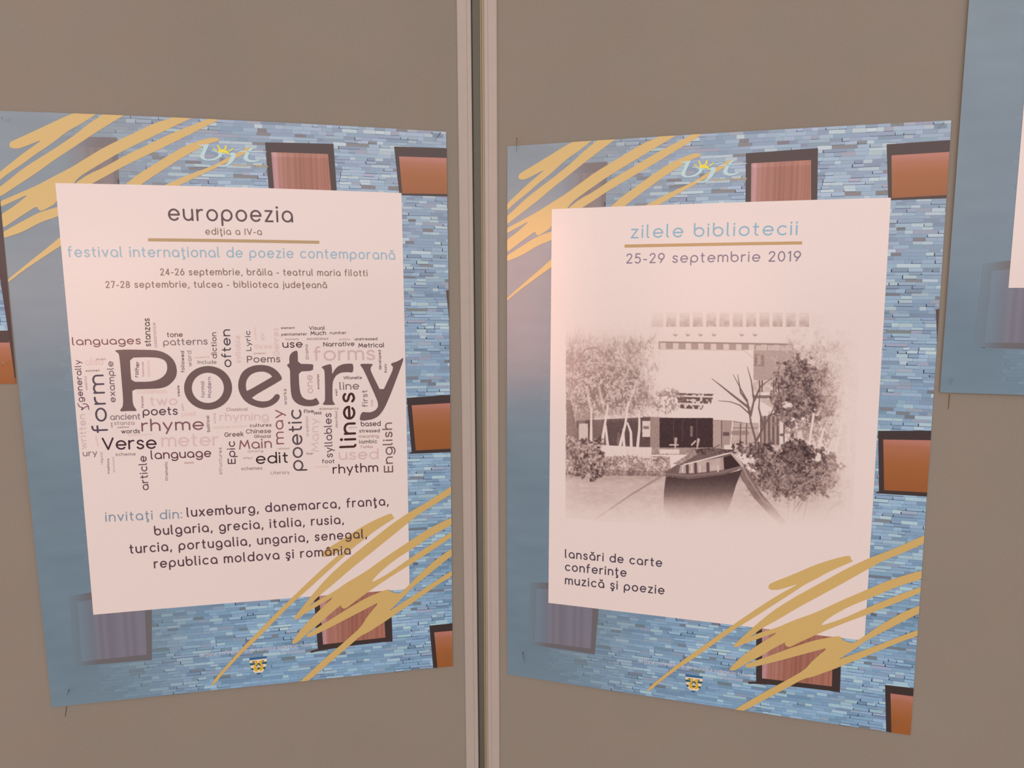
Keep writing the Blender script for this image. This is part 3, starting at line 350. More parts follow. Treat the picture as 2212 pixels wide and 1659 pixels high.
def text(fl, s, A, B, xh, sw, col, gap=.27):
    A = np.array(A, float); B = np.array(B, float); L = np.hypot(*(B - A)); d = (B - A) / L; up = np.array([d[1], -d[0]])
    sy = max(xh - sw, xh * .5); x = 0; pos = []; gap = (gap * xh + sw) / sy
    for i, ch in enumerate(s):
        if ch == ' ': x += .8; continue
        g = GL[ch]; pos.append((x, g)); x += g[0] + gap + (.06 if g[0] < .15 else 0)
    nat = pos[-1][0] + pos[-1][1][0]; sx = (L - sw) / nat; off = sw / 2
    for x0, (w, st) in pos:
        for k in st:
            if k[0] == 'dot':
                p = A + d * (off + (x0 + k[1][0]) * sx) + up * (sw / 2 + k[1][1] * sy); fl.disc(p, sw * .66, col); continue
            P = np.array(k); P = A + d * (off + (x0 + P[:, :1]) * sx) + up * (sw / 2 + P[:, 1:] * sy)
            closed = np.hypot(*(P[0] - P[-1])) < 1e-6
            fl.ribbon(P[:-1] if closed else P, sw, col, closed)

# ------------------------------------------------------------------ the shared brick picture printed on every poster
rng = np.random.default_rng(7)
def sstep(a, b, x): t = np.clip((x - a) / (b - a), 0, 1); return t * t * (3 - 2 * t)
HAZE = np.array([116., 131., 143.]); WALL = np.array([112., 133., 160.])
def fade(V): return sstep(20, 215, V[:, 0])[:, None]
def wall_c(V):
    f = fade(V); n = (1 - V[:, 1:] / 594) ** 2 * np.array([16., 9., 4.]) + 3 * np.sin(V[:, 1:] * .9 + np.sin(V[:, :1] * .05) * 2) * (1 - f) * (np.sin(V[:, 1:] * .31) > 0)
    return ink(HAZE * (1 - f) + WALL * f + n)
TONES = [((140, 160, 181), .34), ((153, 173, 193), .30), ((174, 191, 200), .16), ((131, 147, 167), .10), ((155, 160, 176), .06), ((126, 126, 130), .04)]
tw = np.array([t[1] for t in TONES]); tw /= tw.sum(); TC_ = np.array([t[0] for t in TONES], float)
SHEET = [(48.5, 65.0), (373.0, 65.0), (373.0, 497.8), (48.5, 497.8)]
def brick_picture(fl_wall, fl_brick, fl_joint, y_lo=0, y_hi=594, x_lo=0, cover=True):
    fl_wall.grid(0, 0, 420, 594, 84, 60, wall_c)
    y = 0.0; r = np.random.default_rng(11)
    while y < 594:
        h = r.uniform(2.7, 3.9); x = -r.uniform(0, 12); patch = r.random()
        while x < 420:
            w = r.uniform(5.5, 15) if r.random() > .2 else r.uniform(15, 24)
            x0, x1 = max(x, 0) + .12, min(x + w, 420) - .12; y0, y1 = y + .12, min(y + h, 594) - .16
            cx, cy = (x0 + x1) / 2, (y0 + y1) / 2; big = np.sin(cx * .021 + 3 * np.sin(cy * .017)) + np.sin(cy * .08 + cx * .01)
            tone = TC_[r.choice(len(TC_), p=tw)] + r.normal(0, 4) + r.normal(0, 1.5, 3) + big * 3 + (cy / 594 - .35) * np.array([-12., 1., 9.])
            f = float(sstep(20, 215, np.array([cx]))[0]); hz = HAZE + (1 - cy / 594) ** 2 * np.array([16., 9., 4.]); dark = r.random() < (.36 if big > -.2 else .10); k = r.random()
            hidden = cover and 52 < x0 and x1 < 369 and 68 < y0 and y1 < 494
            if x1 > x0 + .3 and y1 > y0 and f > .06 and x >= x_lo and y_lo <= y <= y_hi and not hidden:
                c1 = ink(hz * (1 - f) + tone * f); 
                j = r.uniform(-.15, .15, 4) * f
                fl_brick.add([(x0, y0 + j[0]), (x1, y0 + j[1]), (x1, y1 + j[2]), (x0, y1 + j[3])], [(0, 3, 2, 1)], c1)
                if dark:
                    dc = ink(hz * (1 - f) + np.array([84., 94., 116.]) * f); t = r.uniform(.2, .45)
                    fl_joint.add([(x0 - .3, y1 - t * .4), (x1, y1 - t * .4), (x1, y1 + t), (x0 - .3, y1 + t)], [(0, 3, 2, 1)], dc)
                    if k < .6:
                        dv = ink(hz * (1 - f) + np.array([62., 62., 78.]) * f); q = r.uniform(.4, .9); hh = h * r.uniform(.4, .9)
                        fl_joint.add([(x0 - q, y1 - hh), (x0 + .1, y1 - hh), (x0 + .1, y1 + t), (x0 - q, y1 + t)], [(0, 3, 2, 1)], dv)
            x += w
        y += h
def pane_c(kind, poly):
    A = np.array(poly); y0, y1 = A[:, 1].min(), A[:, 1].max(); x0, x1 = A[:, 0].min(), A[:, 0].max()
    def f(V):
        t = ((V[:, 1] - y0) / (y1 - y0))[:, None]; s = ((V[:, 0] - x0) / (x1 - x0))[:, None]
        if kind == 'blind':
            a, b, m = np.array([180., 118, 104]), np.array([152., 92, 56]), np.array([160., 98, 60])
            return ink(np.where(t < .12, a, np.where(t < .5, a * (1 - (t - .12) / .38) * .6 + m * (1 - (1 - (t - .12) / .38) * .6), m * (1 - (t - .5) * 2) + b * (t - .5) * 2)))
        base = np.array([164., 112, 100]) * (1 - s) + np.array([160., 104, 88]) * s
        st = 7 * np.sin(V[:, :1] * 1.9 + np.sin(V[:, :1] * .7) * 2) + 5 * np.sin(V[:, :1] * 4.3)
        base = base + st + 10 * (t < .1); base = base + np.array([20., 24, 40]) * np.exp(-((s - .05) / .05) ** 2)
        return ink(base)
    return f
def picture_layers(root, name, cloudlike=True, x_lo=0, y_lo=0, y_hi=594, strokes=True, cover=True):
    fw, fb, fj = Flat(), Flat(), Flat(); brick_picture(fw, fb, fj, y_lo, y_hi, x_lo, cover)
    fw.build('wall_print', name, .00006, root); b = fb.build('brick_print', name, .00012, root); j = fj.build('joint_print', name, .00018, root)
    b['kind'] = j['kind'] = 'stuff'
    for k, P in D_FADE:
        ff = Flat()
        top = P[0][1] < 300
        c = np.array([112., 104, 106]) if k == 'f' else (np.array([124., 114, 114]) if top else np.array([124., 118, 128])) 
        if top: c = c + np.array([6., 0, -2]) 
        xs = [p[0] for p in P]; a, b = min(xs), max(xs)
        def cf(V, c=c, a=a, b=b, k=k, top=top):
            t = sstep(a - (0 if top else 0), a + (b - a) * (.75 if top else .35), V[:, 0])[:, None] * .9 + (0.0 if top else .1)
            w = wall_plain(V); s = (4 * np.sin(V[:, :1] * .55 + np.sin(V[:, :1] * .23) * 1.5)) * (k == 'g') * t
            return ink(w * (1 - t) + c * t + s)
        ff.poly([P], None, step=2 if k == 'g' else 4, cfun=cf)
        ff.build('faded_window_print', name, .00024 if k == 'f' else .00028, root)
    for k, P in D_WIN:
        if name == 'P4' and k == 'wedge': continue
        f = Flat()
        if k in ('frame', 'wedge'): f.poly([P], ink((74, 60, 58) if k == 'frame' else (96, 76, 74)), step=10); f.build('window_frame_print', name, .00030, root)
        else: f.poly([P], None, step=1.5 if k == 'curtain' else 5, cfun=pane_c(k, P)); f.build('window_pane_print', name, .00036, root)
    if strokes:
        for i, P in enumerate(D_TL): f = Flat(); f.poly([P], ink((208, 172, 112)), smooth=1); f.build('brush_stroke_print', name, .00042 + i * .00003, root)
def wall_plain(V):
    f = fade(V); return HAZE * (1 - f) + WALL * f + (1 - V[:, 1:] / 594) ** 2 * np.array([16., 9., 4.])
def logo(root, name):
    for P in D_LOGO: f = Flat(); f.poly([P], ink((182, 205, 214)), smooth=1); f.build('logo_letter', name, .00070, root)
    for P in D_SUN: f = Flat(); f.poly([P], ink((232, 208, 70))); f.build('logo_sun_ray', name, .00074, root)
    f = Flat(); text(f, *D_TC[1][:5], ink(D_TC[1][5])); f.build('logo_caption', name, .00072, root)
    f = Flat(); text(f, *D_TC[0][:5], ink(D_TC[0][5]), gap=.2); f.build('caption_lettering', name, .00050, root)
    root_f = Flat()
    CC = dict(cream=(232, 205, 180), blue=(66, 104, 140), teal=(62, 92, 98), gold=(212, 168, 40), dark=(98, 88, 52))
    for i, (k, P) in enumerate(D_COAT):
        root_f = Flat(); root_f.poly([P], ink(CC[k]), smooth=0 if k == 'blue' else 1)
        root_f.build('crest_print', name, .00050 + i * .00002, root)
def front_strokes(root, name):
    for i, P in enumerate(D_BR): f = Flat(); f.poly([P], ink((205, 168, 108)), smooth=1); f.build('brush_stroke_print', name, .00078 + i * .00003, root)
def white_sheet(root, name):
    f = Flat(); f.poly([SHEET], ink((228, 206, 199)), step=9); f.build('white_field_print', name, .00068, root)
def sheet(root, name, h=594):
    nx, ny = 42, 56; X, Y = np.meshgrid(np.linspace(0, 420, nx + 1), np.linspace(0, 594, ny + 1)); P = np.stack([X, Y], -1).reshape(-1, 2)
    A = surf(name, P, -.00015) ; B = surf(name, P, -.0004); n = len(A); F = []
    for j in range(ny):
        for i in range(nx):
            a = j * (nx + 1) + i; F.append((a, a + nx + 1, a + nx + 2, a + 1)); F.append((n + a, n + a + 1, n + a + nx + 2, n + a + nx + 1))
    for i in range(nx): a = i; F.append((a, a + 1, n + a + 1, n + a)); a = ny * (nx + 1) + i; F.append((a + 1, a, n + a, n + a + 1))
    for j in range(ny): a = j * (nx + 1); F.append((a + nx + 1, a, n + a, n + a + nx + 1)); a = a + nx; F.append((a, a + nx + 1, n + a + nx + 1, n + a))
    link('paper_sheet', mesh_from('paper_sheet', np.concatenate([A, B]) - np.array(root.location), F), M_PAPER, root)
def poster(name, label):
    c = surf(name, np.array([[210., 594.]]), 0)[0]
    return thing('poster', label, 'poster', tuple(c), 'event posters pinned to the brown display panels')

# ------------------------------------------------------------------ floor
def box(name, lo, hi, m, parent=None, loc=(0, 0, 0), ax=None, bevel=0):
    bm = bmesh.new(); bmesh.ops.create_cube(bm, size=1)
    for v in bm.verts: v.co = Vector([lo[i] + (v.co[i] + .5) * (hi[i] - lo[i]) for i in range(3)])
    if bevel: bmesh.ops.bevel(bm, geom=bm.edges[:], offset=bevel, segments=2, affect='EDGES')
    me = bpy.data.meshes.new(name); bm.to_mesh(me); bm.free(); o = link(name, me, m, parent); o.location = loc
    return o
wl = box('wall_back', (-4, 2.2, 0), (4, 2.3, 3.0), plain('pale_wall', (176, 160, 150), .9)); wl['kind'] = 'structure'
fl = box('floor', (-4, -4, -.05), (4, 3, 0), M_FLOOR); fl['kind'] = 'structure'

# ------------------------------------------------------------------ display panels
PH = 2.0
def prism(name, prof, z0, z1, m, parent):
    """profile points (s, d) in metres in the panel's own frame: x along the panel, y = towards the viewer negative"""
    n = len(prof); V = [(s, -d, z0) for s, d in prof] + [(s, -d, z1) for s, d in prof]
    F = [tuple(range(n))[::-1], tuple(range(n, 2 * n))] + [(i, (i + 1) % n, n + (i + 1) % n, n + i) for i in range(n)]
    me = bpy.data.meshes.new(name); me.from_pydata(V, [], F); bm = bmesh.new(); bm.from_mesh(me)
    bmesh.ops.recalc_face_normals(bm, faces=bm.faces[:]); bm.to_mesh(me); bm.free()
    return link(name, me, m, parent)
def bevelrect(s0, s1, d0, d1, b=.0007, groove=None):
    f = [(s0, d0), (s0, d1 - b), (s0 + b, d1)]
    if groove: f += [(groove, d1), (groove + .0001, d1 - .0004), (groove + .0005, d1 - .0004), (groove + .0006, d1)]
    return f + [(s1 - b, d1), (s1, d1 - b), (s1, d0)]
def panel(side, tilt, label):
    t = thing('display_panel', label, 'display panel', (0, 0, 0), 'brown felt display panels')
    E = EE[side]; ang = math.atan2(E[1], E[0]); 
    # pivot at the seam, camera height
    t.matrix_world = Matrix.Translation(Vector((S0[0], S0[1], 0))) @ Matrix.Rotation(ang, 4, 'Z')
    sg = -1 if side == 0 else 1
    kids = []
    if side == 0:
        kids.append(prism('gap_shade_strip', [(-.0076, -.013), (-.0076, -.0075), (-.0040, -.0085), (-.0036, -.013)], 0.02, PH, M_GAP_SHADE, t))  # added dark strip, its grey stands in for the shade inside the gap
        x_in, x_out, far = -.02177, -.00705, -1.02
        kids.append(prism('edge_rail', bevelrect(x_in, x_out, -.014, .002, groove=-.0122), 0.02, PH, M_RAIL, t))
        kids.append(prism('edge_rail', bevelrect(far - .015, far, -.014, .002, groove=far - .008), 0.02, PH, M_RAIL, t))
        b0, b1 = far, x_in
    else:
        x_in, x_out, far = .02065, .0065, 1.02
        kids.append(prism('edge_rail', bevelrect(x_out, x_in, -.014, .002, groove=.0108), 0.02, PH, M_RAIL, t))
        kids.append(prism('edge_flange', [(.0004, -.012), (.0004, -.0045), (.0010, -.0036), (.0022, -.0032), (.0024, -.0046), (.0028, -.0046), (.0031, -.0026), (.0052, -.0022), (.0056, -.003), (.0056, -.012)], 0.02, PH, M_FLANGE, t))
        kids.append(prism('edge_rail', bevelrect(far, far + .015, -.014, .002, groove=far + .008), 0.02, PH, M_RAIL, t))
        b0, b1 = x_in, far
    fb = prism('felt_board', [(b0 - .0001, -.010), (b0 - .0001, 0), (b1 + .0001, 0), (b1 + .0001, -.010)], 0.034, PH - .016, M_FELT, t); kids.append(fb)
    for z0, z1 in ((.02, .035), (PH - .017, PH)):
        kids.append(prism('cross_rail', [(b0, -.014), (b0, .0019), (b1, .0019), (b1, -.014)], z0, z1, M_RAIL, t))
    for x in (b0 + .12, b1 - .12):
        kids.append(prism('foot', [(x - .03, -.16), (x - .03, .16), (x + .03, .16), (x + .03, -.16)], 0, .02, M_RAIL, t))
    sh = Matrix.Translation(Vector((0, 0, ZC))) @ Matrix.Rotation(tilt, 4, 'Y') @ Matrix.Translation(Vector((0, 0, -ZC)))
    for k in kids: k.data.transform(sh) if k.name.split('.')[0] != 'foot' else None
    return t
PL = panel(0, -.0033, 'brown felt display panel with a beige edge rail on the left of the dark seam')
PR = panel(1, -.0011, 'brown felt display panel with a beige rail and grooved flange right of the dark seam')
for side, pts in D_MARKS:                            # short thin brown marks on the felt
    (s0, z0), (s1, z1) = pts; w = .00035; V = [(s0 - w, -.0004, z0 + ZC), (s0 + w, -.0004, z0 + ZC), (s1 + w * .5, -.0004, z1 + ZC), (s1 - w * .5, -.0004, z1 + ZC)]
    V += [(x, .001, z) for x, y, z in V]
    me = bpy.data.meshes.new('felt_mark'); me.from_pydata(V, [], [(0, 3, 2, 1), (0, 1, 5, 4), (1, 2, 6, 5), (2, 3, 7, 6), (3, 0, 4, 7)]); link('felt_mark', me, M_FELT_MARK, PL if side == 'L' else PR)
# round post in the seam
bm = bmesh.new(); bmesh.ops.create_cone(bm, cap_ends=True, segments=32, radius1=.011, radius2=.011, depth=PH)
me = bpy.data.meshes.new('connecting_post'); bm.to_mesh(me); bm.free()
po = link('connecting_post', me, M_POST); c = S0 + np.array([-.0015, .030, 0]); po.location = (c[0], c[1], PH / 2)
for p_ in me.polygons: p_.use_smooth = len(p_.vertices) == 4
po['label'] = 'grey round upright post in the dark gap between the two brown panels'; po['category'] = 'post'

# ------------------------------------------------------------------ poster with the word cloud
t1 = poster('P1', 'blue brick poster with the big word Poetry in a word cloud on white')
sheet(t1, 'P1'); picture_layers(t1, 'P1'); logo(t1, 'P1'); white_sheet(t1, 'P1'); front_strokes(t1, 'P1')
for a in D_T1[:5]: f = Flat(); text(f, *a[:5], ink(a[5])); f.build('heading_line', 'P1', .00092, t1)
f = Flat(); f.poly([D_BAR1], ink((178, 146, 106))); f.build('underline_bar', 'P1', .00090, t1)
for a in D_T1[5:]: f = Flat(); text(f, *a[:5], ink(a[5])); f.build('guest_list_line', 'P1', .00096, t1)
for a in D_CLOUD: f = Flat(); text(f, *a[:5], ink(np.array(a[5]) * (np.array([1., .945, .945]) if a[5][1] > 150 else 1)), gap=.15); f.build('cloud_word', 'P1', .00090, t1)
for P in D_FRAG: f = Flat(); f.ribbon(cr(P) if len(P) > 2 else P, .95, ink((132, 92, 108))); f.build('cloud_word', 'P1', .00090, t1)
for loops in D_BIG: f = Flat(); f.poly([chaikin(L, 1) for L in loops], ink((113, 90, 88)), step=10); f.build('big_letter', 'P1', .00096, t1)

# ------------------------------------------------------------------ poster with the sepia photograph
t2 = poster('P2', 'blue brick poster with a faded sepia photograph of a boat and building')
sheet(t2, 'P2'); picture_layers(t2, 'P2'); logo(t2, 'P2'); white_sheet(t2, 'P2'); front_strokes(t2, 'P2')
for a in D_T2[:2]: f = Flat(); text(f, *a[:5], ink(a[5])); f.build('heading_line', 'P2', .00092, t2)
f = Flat(); f.poly([D_BAR2], ink((186, 146, 98))); f.build('underline_bar', 'P2', .00090, t2)
for a in D_T2[2:]: f = Flat(); text(f, *a[:5], ink(a[5])); f.build('programme_line', 'P2', .00092, t2)

def sepia_photo():
    """the faded photograph, painted as tones (0 dark .. 1 paper) on a fine grid, in its own picture coordinates"""
    x0, x1, y0, y1, st = 62.0, 368.0, 157.0, 396.0, .5
    nx, ny = int((x1 - x0) / st), int((y1 - y0) / st)
    gx, gy = np.meshgrid(x0 - st / 4 + np.arange(2 * nx + 2) * st / 2, y0 - st / 4 + np.arange(2 * ny + 2) * st / 2)
    h = D_HP; w = h[6] * gx + h[7] * gy + h[8]
    X = (h[0] * gx + h[1] * gy + h[2]) / w; Y = (h[3] * gx + h[4] * gy + h[5]) / w
    r = np.random.default_rng(3); T = np.full(X.shape, .97)
    def noise(sx, sy=None, seed=None):
        sy = sy or sx; q = r if seed is None else np.random.default_rng(seed)
        a = q.random((int(1800 / sy) + 4, int(2400 / sx) + 4)); u = np.clip(X / sx, 0, a.shape[1] - 2.01); v = np.clip(Y / sy, 0, a.shape[0] - 2.01)
        i, j = u.astype(int), v.astype(int); fu, fv = u - i, v - j; fu = fu*fu*(3-2*fu); fv = fv*fv*(3-2*fv)
        return (a[j, i] * (1 - fu) + a[j, i + 1] * fu) * (1 - fv) + (a[j + 1, i] * (1 - fu) + a[j + 1, i + 1] * fu) * fv
    def fbm(s, k=4, asp=1.0):
        t = 0; am = 0
        for i in range(k): t = t + noise(s / 2**i, s / 2**i * asp) * .65**i; am += .65**i
        return t / am
    fine = noise(9) * .5 + noise(5) * .5; grain = fbm(60, 5)
    def m(poly): return inside(np.stack([X.ravel(), Y.ravel()], 1), [poly]).reshape(X.shape)
    def fill(poly, val): 
        k = m(poly); T[k] = val[k] if isinstance(val, np.ndarray) else val
    def rect(a, b, c, d, val): fill([(a, b), (c, b), (c, d), (a, d)], val)
    def line(p, w0, val, w1=None, al=1.0):
        w1 = w0 if w1 is None else w1; n = len(p) - 1
        for i in range(n):
            (ax, ay), (bx, by) = p[i], p[i + 1]; wa = w0 + (w1 - w0) * i / n; wb = w0 + (w1 - w0) * (i + 1) / n
            mx_, my_ = 130 + max(w0, w1), 290 + max(w0, w1); nr, nc = X.shape; fx = lambda v: int((v - X[0, 0]) / (X[0, -1] - X[0, 0]) * nc); fy = lambda v: int((v - Y[0, 0]) / (Y[-1, 0] - Y[0, 0]) * nr)
            sl = (slice(max(0, fy(min(ay, by) - my_)), max(0, fy(max(ay, by) + my_))), slice(max(0, fx(min(ax, bx) - mx_)), max(0, fx(max(ax, bx) + mx_)))); x_, y_ = X[sl], Y[sl]
            if not x_.size: continue
            dx, dy = bx - ax, by - ay; L2 = dx * dx + dy * dy; t = np.clip(((x_ - ax) * dx + (y_ - ay) * dy) / L2, 0, 1)
            d = np.hypot(x_ - ax - t * dx, y_ - ay - t * dy); k = np.clip((wa + (wb - wa) * t) / 2 - d + 1.5, 0, 3) / 3 * al
            T[sl] = T[sl] * (1 - k) + val * k
    def blob(cx, cy, rx, ry, edge=.25, n=None):
        d = np.hypot((X - cx) / rx, (Y - cy) / ry) + ((n if n is not None else grain) - .5) * 1.2; return np.clip((1 - d) / edge, 0, 1)
    def mixin(k, val): T[...] = T * (1 - k) + val * k
    en = fbm(34, 4) * .5 + fbm(90, 3) * .5; en = np.clip((en - .5) * 1.5 + .5, 0, 1); leaf = np.clip((fbm(11, 2) * .6 + fbm(40, 2) * .4 - .5) * 2.8 + .5, 0, 1); twig = np.clip((fbm(18, 3, 2.0) * .7 + fbm(60, 2) * .3 - .5) * 2.8 + .5, 0, 1)
    # upper storey
    rect(690, 60, 1690, 320, .90)
    for k in range(11):
        a = 795 + k * 88.5 - (0 if k < 9 else 0)
        rect(a - 8, 90, a + 74, 210, .93); rect(a, 112, a + 66, 204, .34 + .3 * noise(22)); rect(a, 112, a + 66, 122, .34)
    rect(700, 115, 775, 204, .68)
    rect(690, 210, 1690, 305, .95)
    for a in (855, 938, 1022, 1112, 1297, 1385): line([(a - 4, 232), (a, 262)], 5, .8); line([(a - 11, 254), (a, 264), (a + 12, 256)], 8, .5)
    fill([(745, 300), (1640, 316), (1640, 360), (745, 352)], .60 + .25 * (np.sin(X * .075) > .2))
    fill([(745, 300), (1640, 316), (1640, 326), (745, 310)], .50)
    fill([(1375, 360), (1650, 360), (1640, 560), (1375, 560)], .60 + .08 * fine)
    for a in (1392, 1470, 1550): rect(a, 328, a + 62, 360, .78)
    rect(1380, 385, 1446, 465, .36 + .3 * fine); rect(1400, 395, 1424, 455, .66)
    # right floors
    rect(1370, 555, 1545, 640, .70 + .2 * noise(18)); 
    for a in (1415, 1432, 1510, 1524): line([(a, 560), (a, 632)], 9, .30)
    rect(1360, 636, 1545, 656, .97); rect(1360, 656, 1545, 676, .42); rect(1360, 676, 1545, 800, .88 - .12 * (noise(30) > .6))
    # great white volume and canopy
    fill([(690, 362), (745, 352), (1312, 358), (1375, 412), (1375, 560), (1362, 660), (1420, 700), (1545, 760), (1545, 795), (1420, 835), (1330, 838), (1240, 825), (640, 795), (640, 640), (740, 560)], .97)
    line([(745, 352), (1312, 360), (1375, 412)], 6, .80)
    for (a, b, c, d) in ((858, 640, 1112, 660), (868, 664, 1106, 710), (888, 716, 1045, 748)):
        sk = (X - (Y - b) * -.5); k = m([(a, b), (c, b + 8), (c - 14, d + 2), (a, d - 6)]) ; T[k] = (.30 + .55 * (noise(13, 16) > .62))[k]
    line([(866, 662), (1108, 670)], 5, .85); line([(880, 712), (1090, 716)], 5, .9)
    fill([(640, 795), (1240, 825), (1330, 838), (1330, 850), (1240, 838), (640, 803)], .55)
    # ground floor
    rect(135, 720, 320, 850, .52 + .1 * fine); 
    fill([(200, 822), (690, 800), (690, 1003), (200, 975)], .20 + .12 * fine + .12 * (noise(40, 160) > .7))
    rect(218, 842, 278, 950, .74 + .15 * fine); rect(638, 826, 690, 932, .82 + .12 * fine); rect(645, 860, 682, 880, .45)
    rect(690, 800, 752, 1022, .48 + .1 * fine)
    rect(752, 806, 1106, 1008, .09 + .08 * fine); 
    for a in (845, 905, 1000): line([(a, 815), (a, 960)], 4, .26)
    rect(955, 860, 972, 930, .4); rect(1106, 824, 1165, 1003, .64); rect(1165, 828, 1238, 1003, .56 + .06 * fine); rect(1172, 900, 1215, 925, .3)
    line([(1163, 826), (1163, 1000)], 6, .28); line([(1236, 832), (1222, 1000)], 9, .92)
    rect(1240, 838, 1410, 985, .62 + .2 * fine); 
    for a in (1290, 1330): line([(a, 842), (a - 4, 980)], 7, .30)
    line([(1240, 872), (1400, 872)], 5, .4); line([(1240, 905), (1330, 905)], 30, .40, al=.6)
    rect(1418, 792, 1548, 985, .42 + .16 * np.sin(X * .22) + .08 * fine)
    rect(1548, 800, 2050, 1010, .86 + .1 * fine)
    fill([(1560, 860), (1600, 850), (1650, 900), (1660, 960), (1580, 965)], .95); line([(1577, 850), (1577, 965)], 8, .22)
    rect(620, 1003, 1240, 1050, .42 + .3 * fine); rect(752, 1015, 884, 1045, .93); rect(1180, 985, 1250, 1015, .92); rect(350, 1000, 700, 1062, .9 + .06 * fine)
    line([(860, 945), (855, 1010)], 20, .66 , 10); line([(820, 985), (875, 985)], 9, .8); line([(1010, 950), (1000, 1010)], 18, .72, 8); line([(965, 985), (990, 960)], 10, .8)
    # left trees
    k = np.clip(sstep(120, 330, Y) * (1 - sstep(640, 860, Y)) , 0, 1) * (1 - sstep(560, 800, X + (grain - .5) * 300)); 
    mixin(k * (.35 + .65 * sstep(150, 520, Y)) * .95, .40 + .46 * twig)
    mixin(np.clip(sstep(200, 420, Y) * (1 - sstep(700, 840, Y)), 0, 1) * (1 - sstep(540, 720, X + (grain - .5) * 260)) * .8, .50 + .36 * leaf)
    k = (1 - sstep(560, 760, X)) * sstep(440, 600, Y) * (1 - sstep(720, 850, Y)); mixin(k * (leaf < .42) * .55, .42)
    k = blob(800, 690, 110, 90); mixin(k * (leaf < .5) * .8, .5)
    for p in ([(160, 660), (178, 480), (165, 380), (230, 180)], [(175, 460), (260, 350), (340, 340), (380, 380), (378, 440)], [(180, 440), (300, 410)], [(150, 640), (158, 420), (200, 180)], [(170, 560), (300, 520)]): line(p, 10, .48, 3, .8)
    q = np.random.default_rng(5)
    def twigs(n, x0_, x1_, y0_, y1_, lo, hi, ln_=34, up=1.0):
        for _ in range(n):
            a = q.uniform(x0_, x1_); b = q.uniform(y0_, y1_); th = q.normal(0, .5) if up else q.uniform(0, 3.14); L_ = q.uniform(.4, 1) * ln_
            if a > 740 and y0_ < 400 and x1_ < 800: continue
            line([(a, b), (a + L_ * math.sin(th) * .5 + q.normal(0, 4), b + L_ * .5), (a + L_ * math.sin(th), b + L_ * math.cos(th))], q.uniform(2.5, 5), q.uniform(lo, hi), 2, q.uniform(.4, .85))
    twigs(260, 140, 730, 260, 780, .34, .56); twigs(300, 140, 740, 240, 780, .84, .96, 40)
    fill([(135, 680), (165, 690), (215, 940), (190, 960), (135, 930)], .26 + .2 * fine)
    for p in ([(300, 740), (298, 985)], [(410, 720), (388, 860), (366, 1000)], [(392, 840), (416, 1045)], [(545, 700), (525, 850), (478, 1040)], [(512, 880), (520, 1045)], [(540, 840), (562, 900), (566, 1042)], [(618, 760), (618, 880), (604, 1026)], [(380, 740), (350, 600)], [(545, 730), (600, 560)], [(300, 760), (270, 600)], [(560, 250), (530, 300)]): line(p, 11, .95, 20, 1.0 if p[-1][1] > 700 else .55)
    for p in ([(440, 690), (455, 760)], [(520, 660), (500, 730)], [(650, 640), (640, 760)], [(760, 640), (740, 800)]): line(p, 6, .5, 3, .7)
    # lawn, hedge, bushes
    k = sstep(1165, 1200, Y); mixin(k, .70 + .16 * fbm(40, 4, .35) - .10 * sstep(1250, 1200, Y)); 
    mixin(m([(360, 1060), (820, 1060), (830, 1190), (360, 1192)]) * 1.0, .46 + .42 * leaf)
    mixin(m([(360, 1150), (800, 1160), (800, 1194), (360, 1190)]) * .8, .36 + .2 * leaf)
    k = blob(240, 1070, 150, 150, .12, en); mixin(np.maximum(k, m([(128, 920), (180, 930), (360, 1080), (350, 1200), (128, 1190)]) * 1.0), .18 + .56 * leaf)
    line([(560, 1045), (730, 1075)], 8, .92)
    # right tree and shrubs
    k = blob(1830, 560, 330, 400, .5, en); mixin(k * .8, .56 + .30 * leaf); k = sstep(1850, 1950, X) * sstep(780, 900, Y) * (1 - sstep(1350, 1500, Y)); mixin(k * .7, .62 + .3 * leaf)
    k = blob(1700, 640, 190, 230, .10, en); mixin(k, .20 + .42 * leaf); k = blob(1850, 620, 90, 190, .2, en); mixin(k * .7, .34 + .4 * leaf)
    k = blob(1760, 900, 130, 80, .3, leaf); mixin(k * .7, .4 + .5 * leaf)
    twigs(150, 1540, 1960, 430, 860, .14, .3, 24, 0); twigs(150, 1540, 2000, 400, 860, .6, .85, 24, 0)
    for p in ([(1775, 780), (1740, 1010)], [(1955, 860), (1925, 1000), (1885, 1180)], [(1840, 880), (1800, 1050)], [(2000, 880), (2010, 1060)]): line(p, 16, .97, 16, .9)
    rect(1250, 985, 1560, 1050, .62 + .3 * fine); line([(1455, 970), (1450, 1045)], 22, .2); line([(1408, 980), (1408, 1040)], 14, .24)
    k = blob(1620, 1160, 330, 200, .14, en); mixin(k, .16 + .44 * leaf); k = blob(1680, 1040, 160, 90, .2, en); mixin(k, .12 + .3 * leaf); k = blob(1340, 1020, 90, 50, .2, leaf); mixin(k, .2 + .4 * leaf)
    k = blob(1600, 1260, 150, 80, .3, leaf); mixin(k * .6, .30 + .4 * leaf)
    for p in ([(1390, 1010), (1388, 950), (1358, 840), (1350, 780), (1285, 722), (1225, 700), (1142, 692)], [(1350, 780), (1332, 690), (1240, 520)], [(1345, 740), (1230, 650), (1155, 590), (1098, 546)], [(1355, 790), (1378, 690), (1360, 560), (1335, 470)], [(1398, 950), (1440, 870), (1500, 760), (1545, 650)], [(1440, 860), (1410, 740), (1420, 600)], [(1330, 690), (1290, 640), (1270, 520)], [(1480, 790), (1545, 765)], [(1380, 690), (1420, 600), (1500, 540)]): line(p, 17, .34, 4, .95)
    twigs(160, 1340, 1880, 1020, 1320, .10, .26, 24, 0); twigs(160, 1340, 1900, 1020, 1360, .52, .80, 24, 0); twigs(90, 140, 800, 1040, 1180, .2, .35, 20, 0); twigs(90, 140, 800, 1000, 1180, .8, .92, 20, 0)
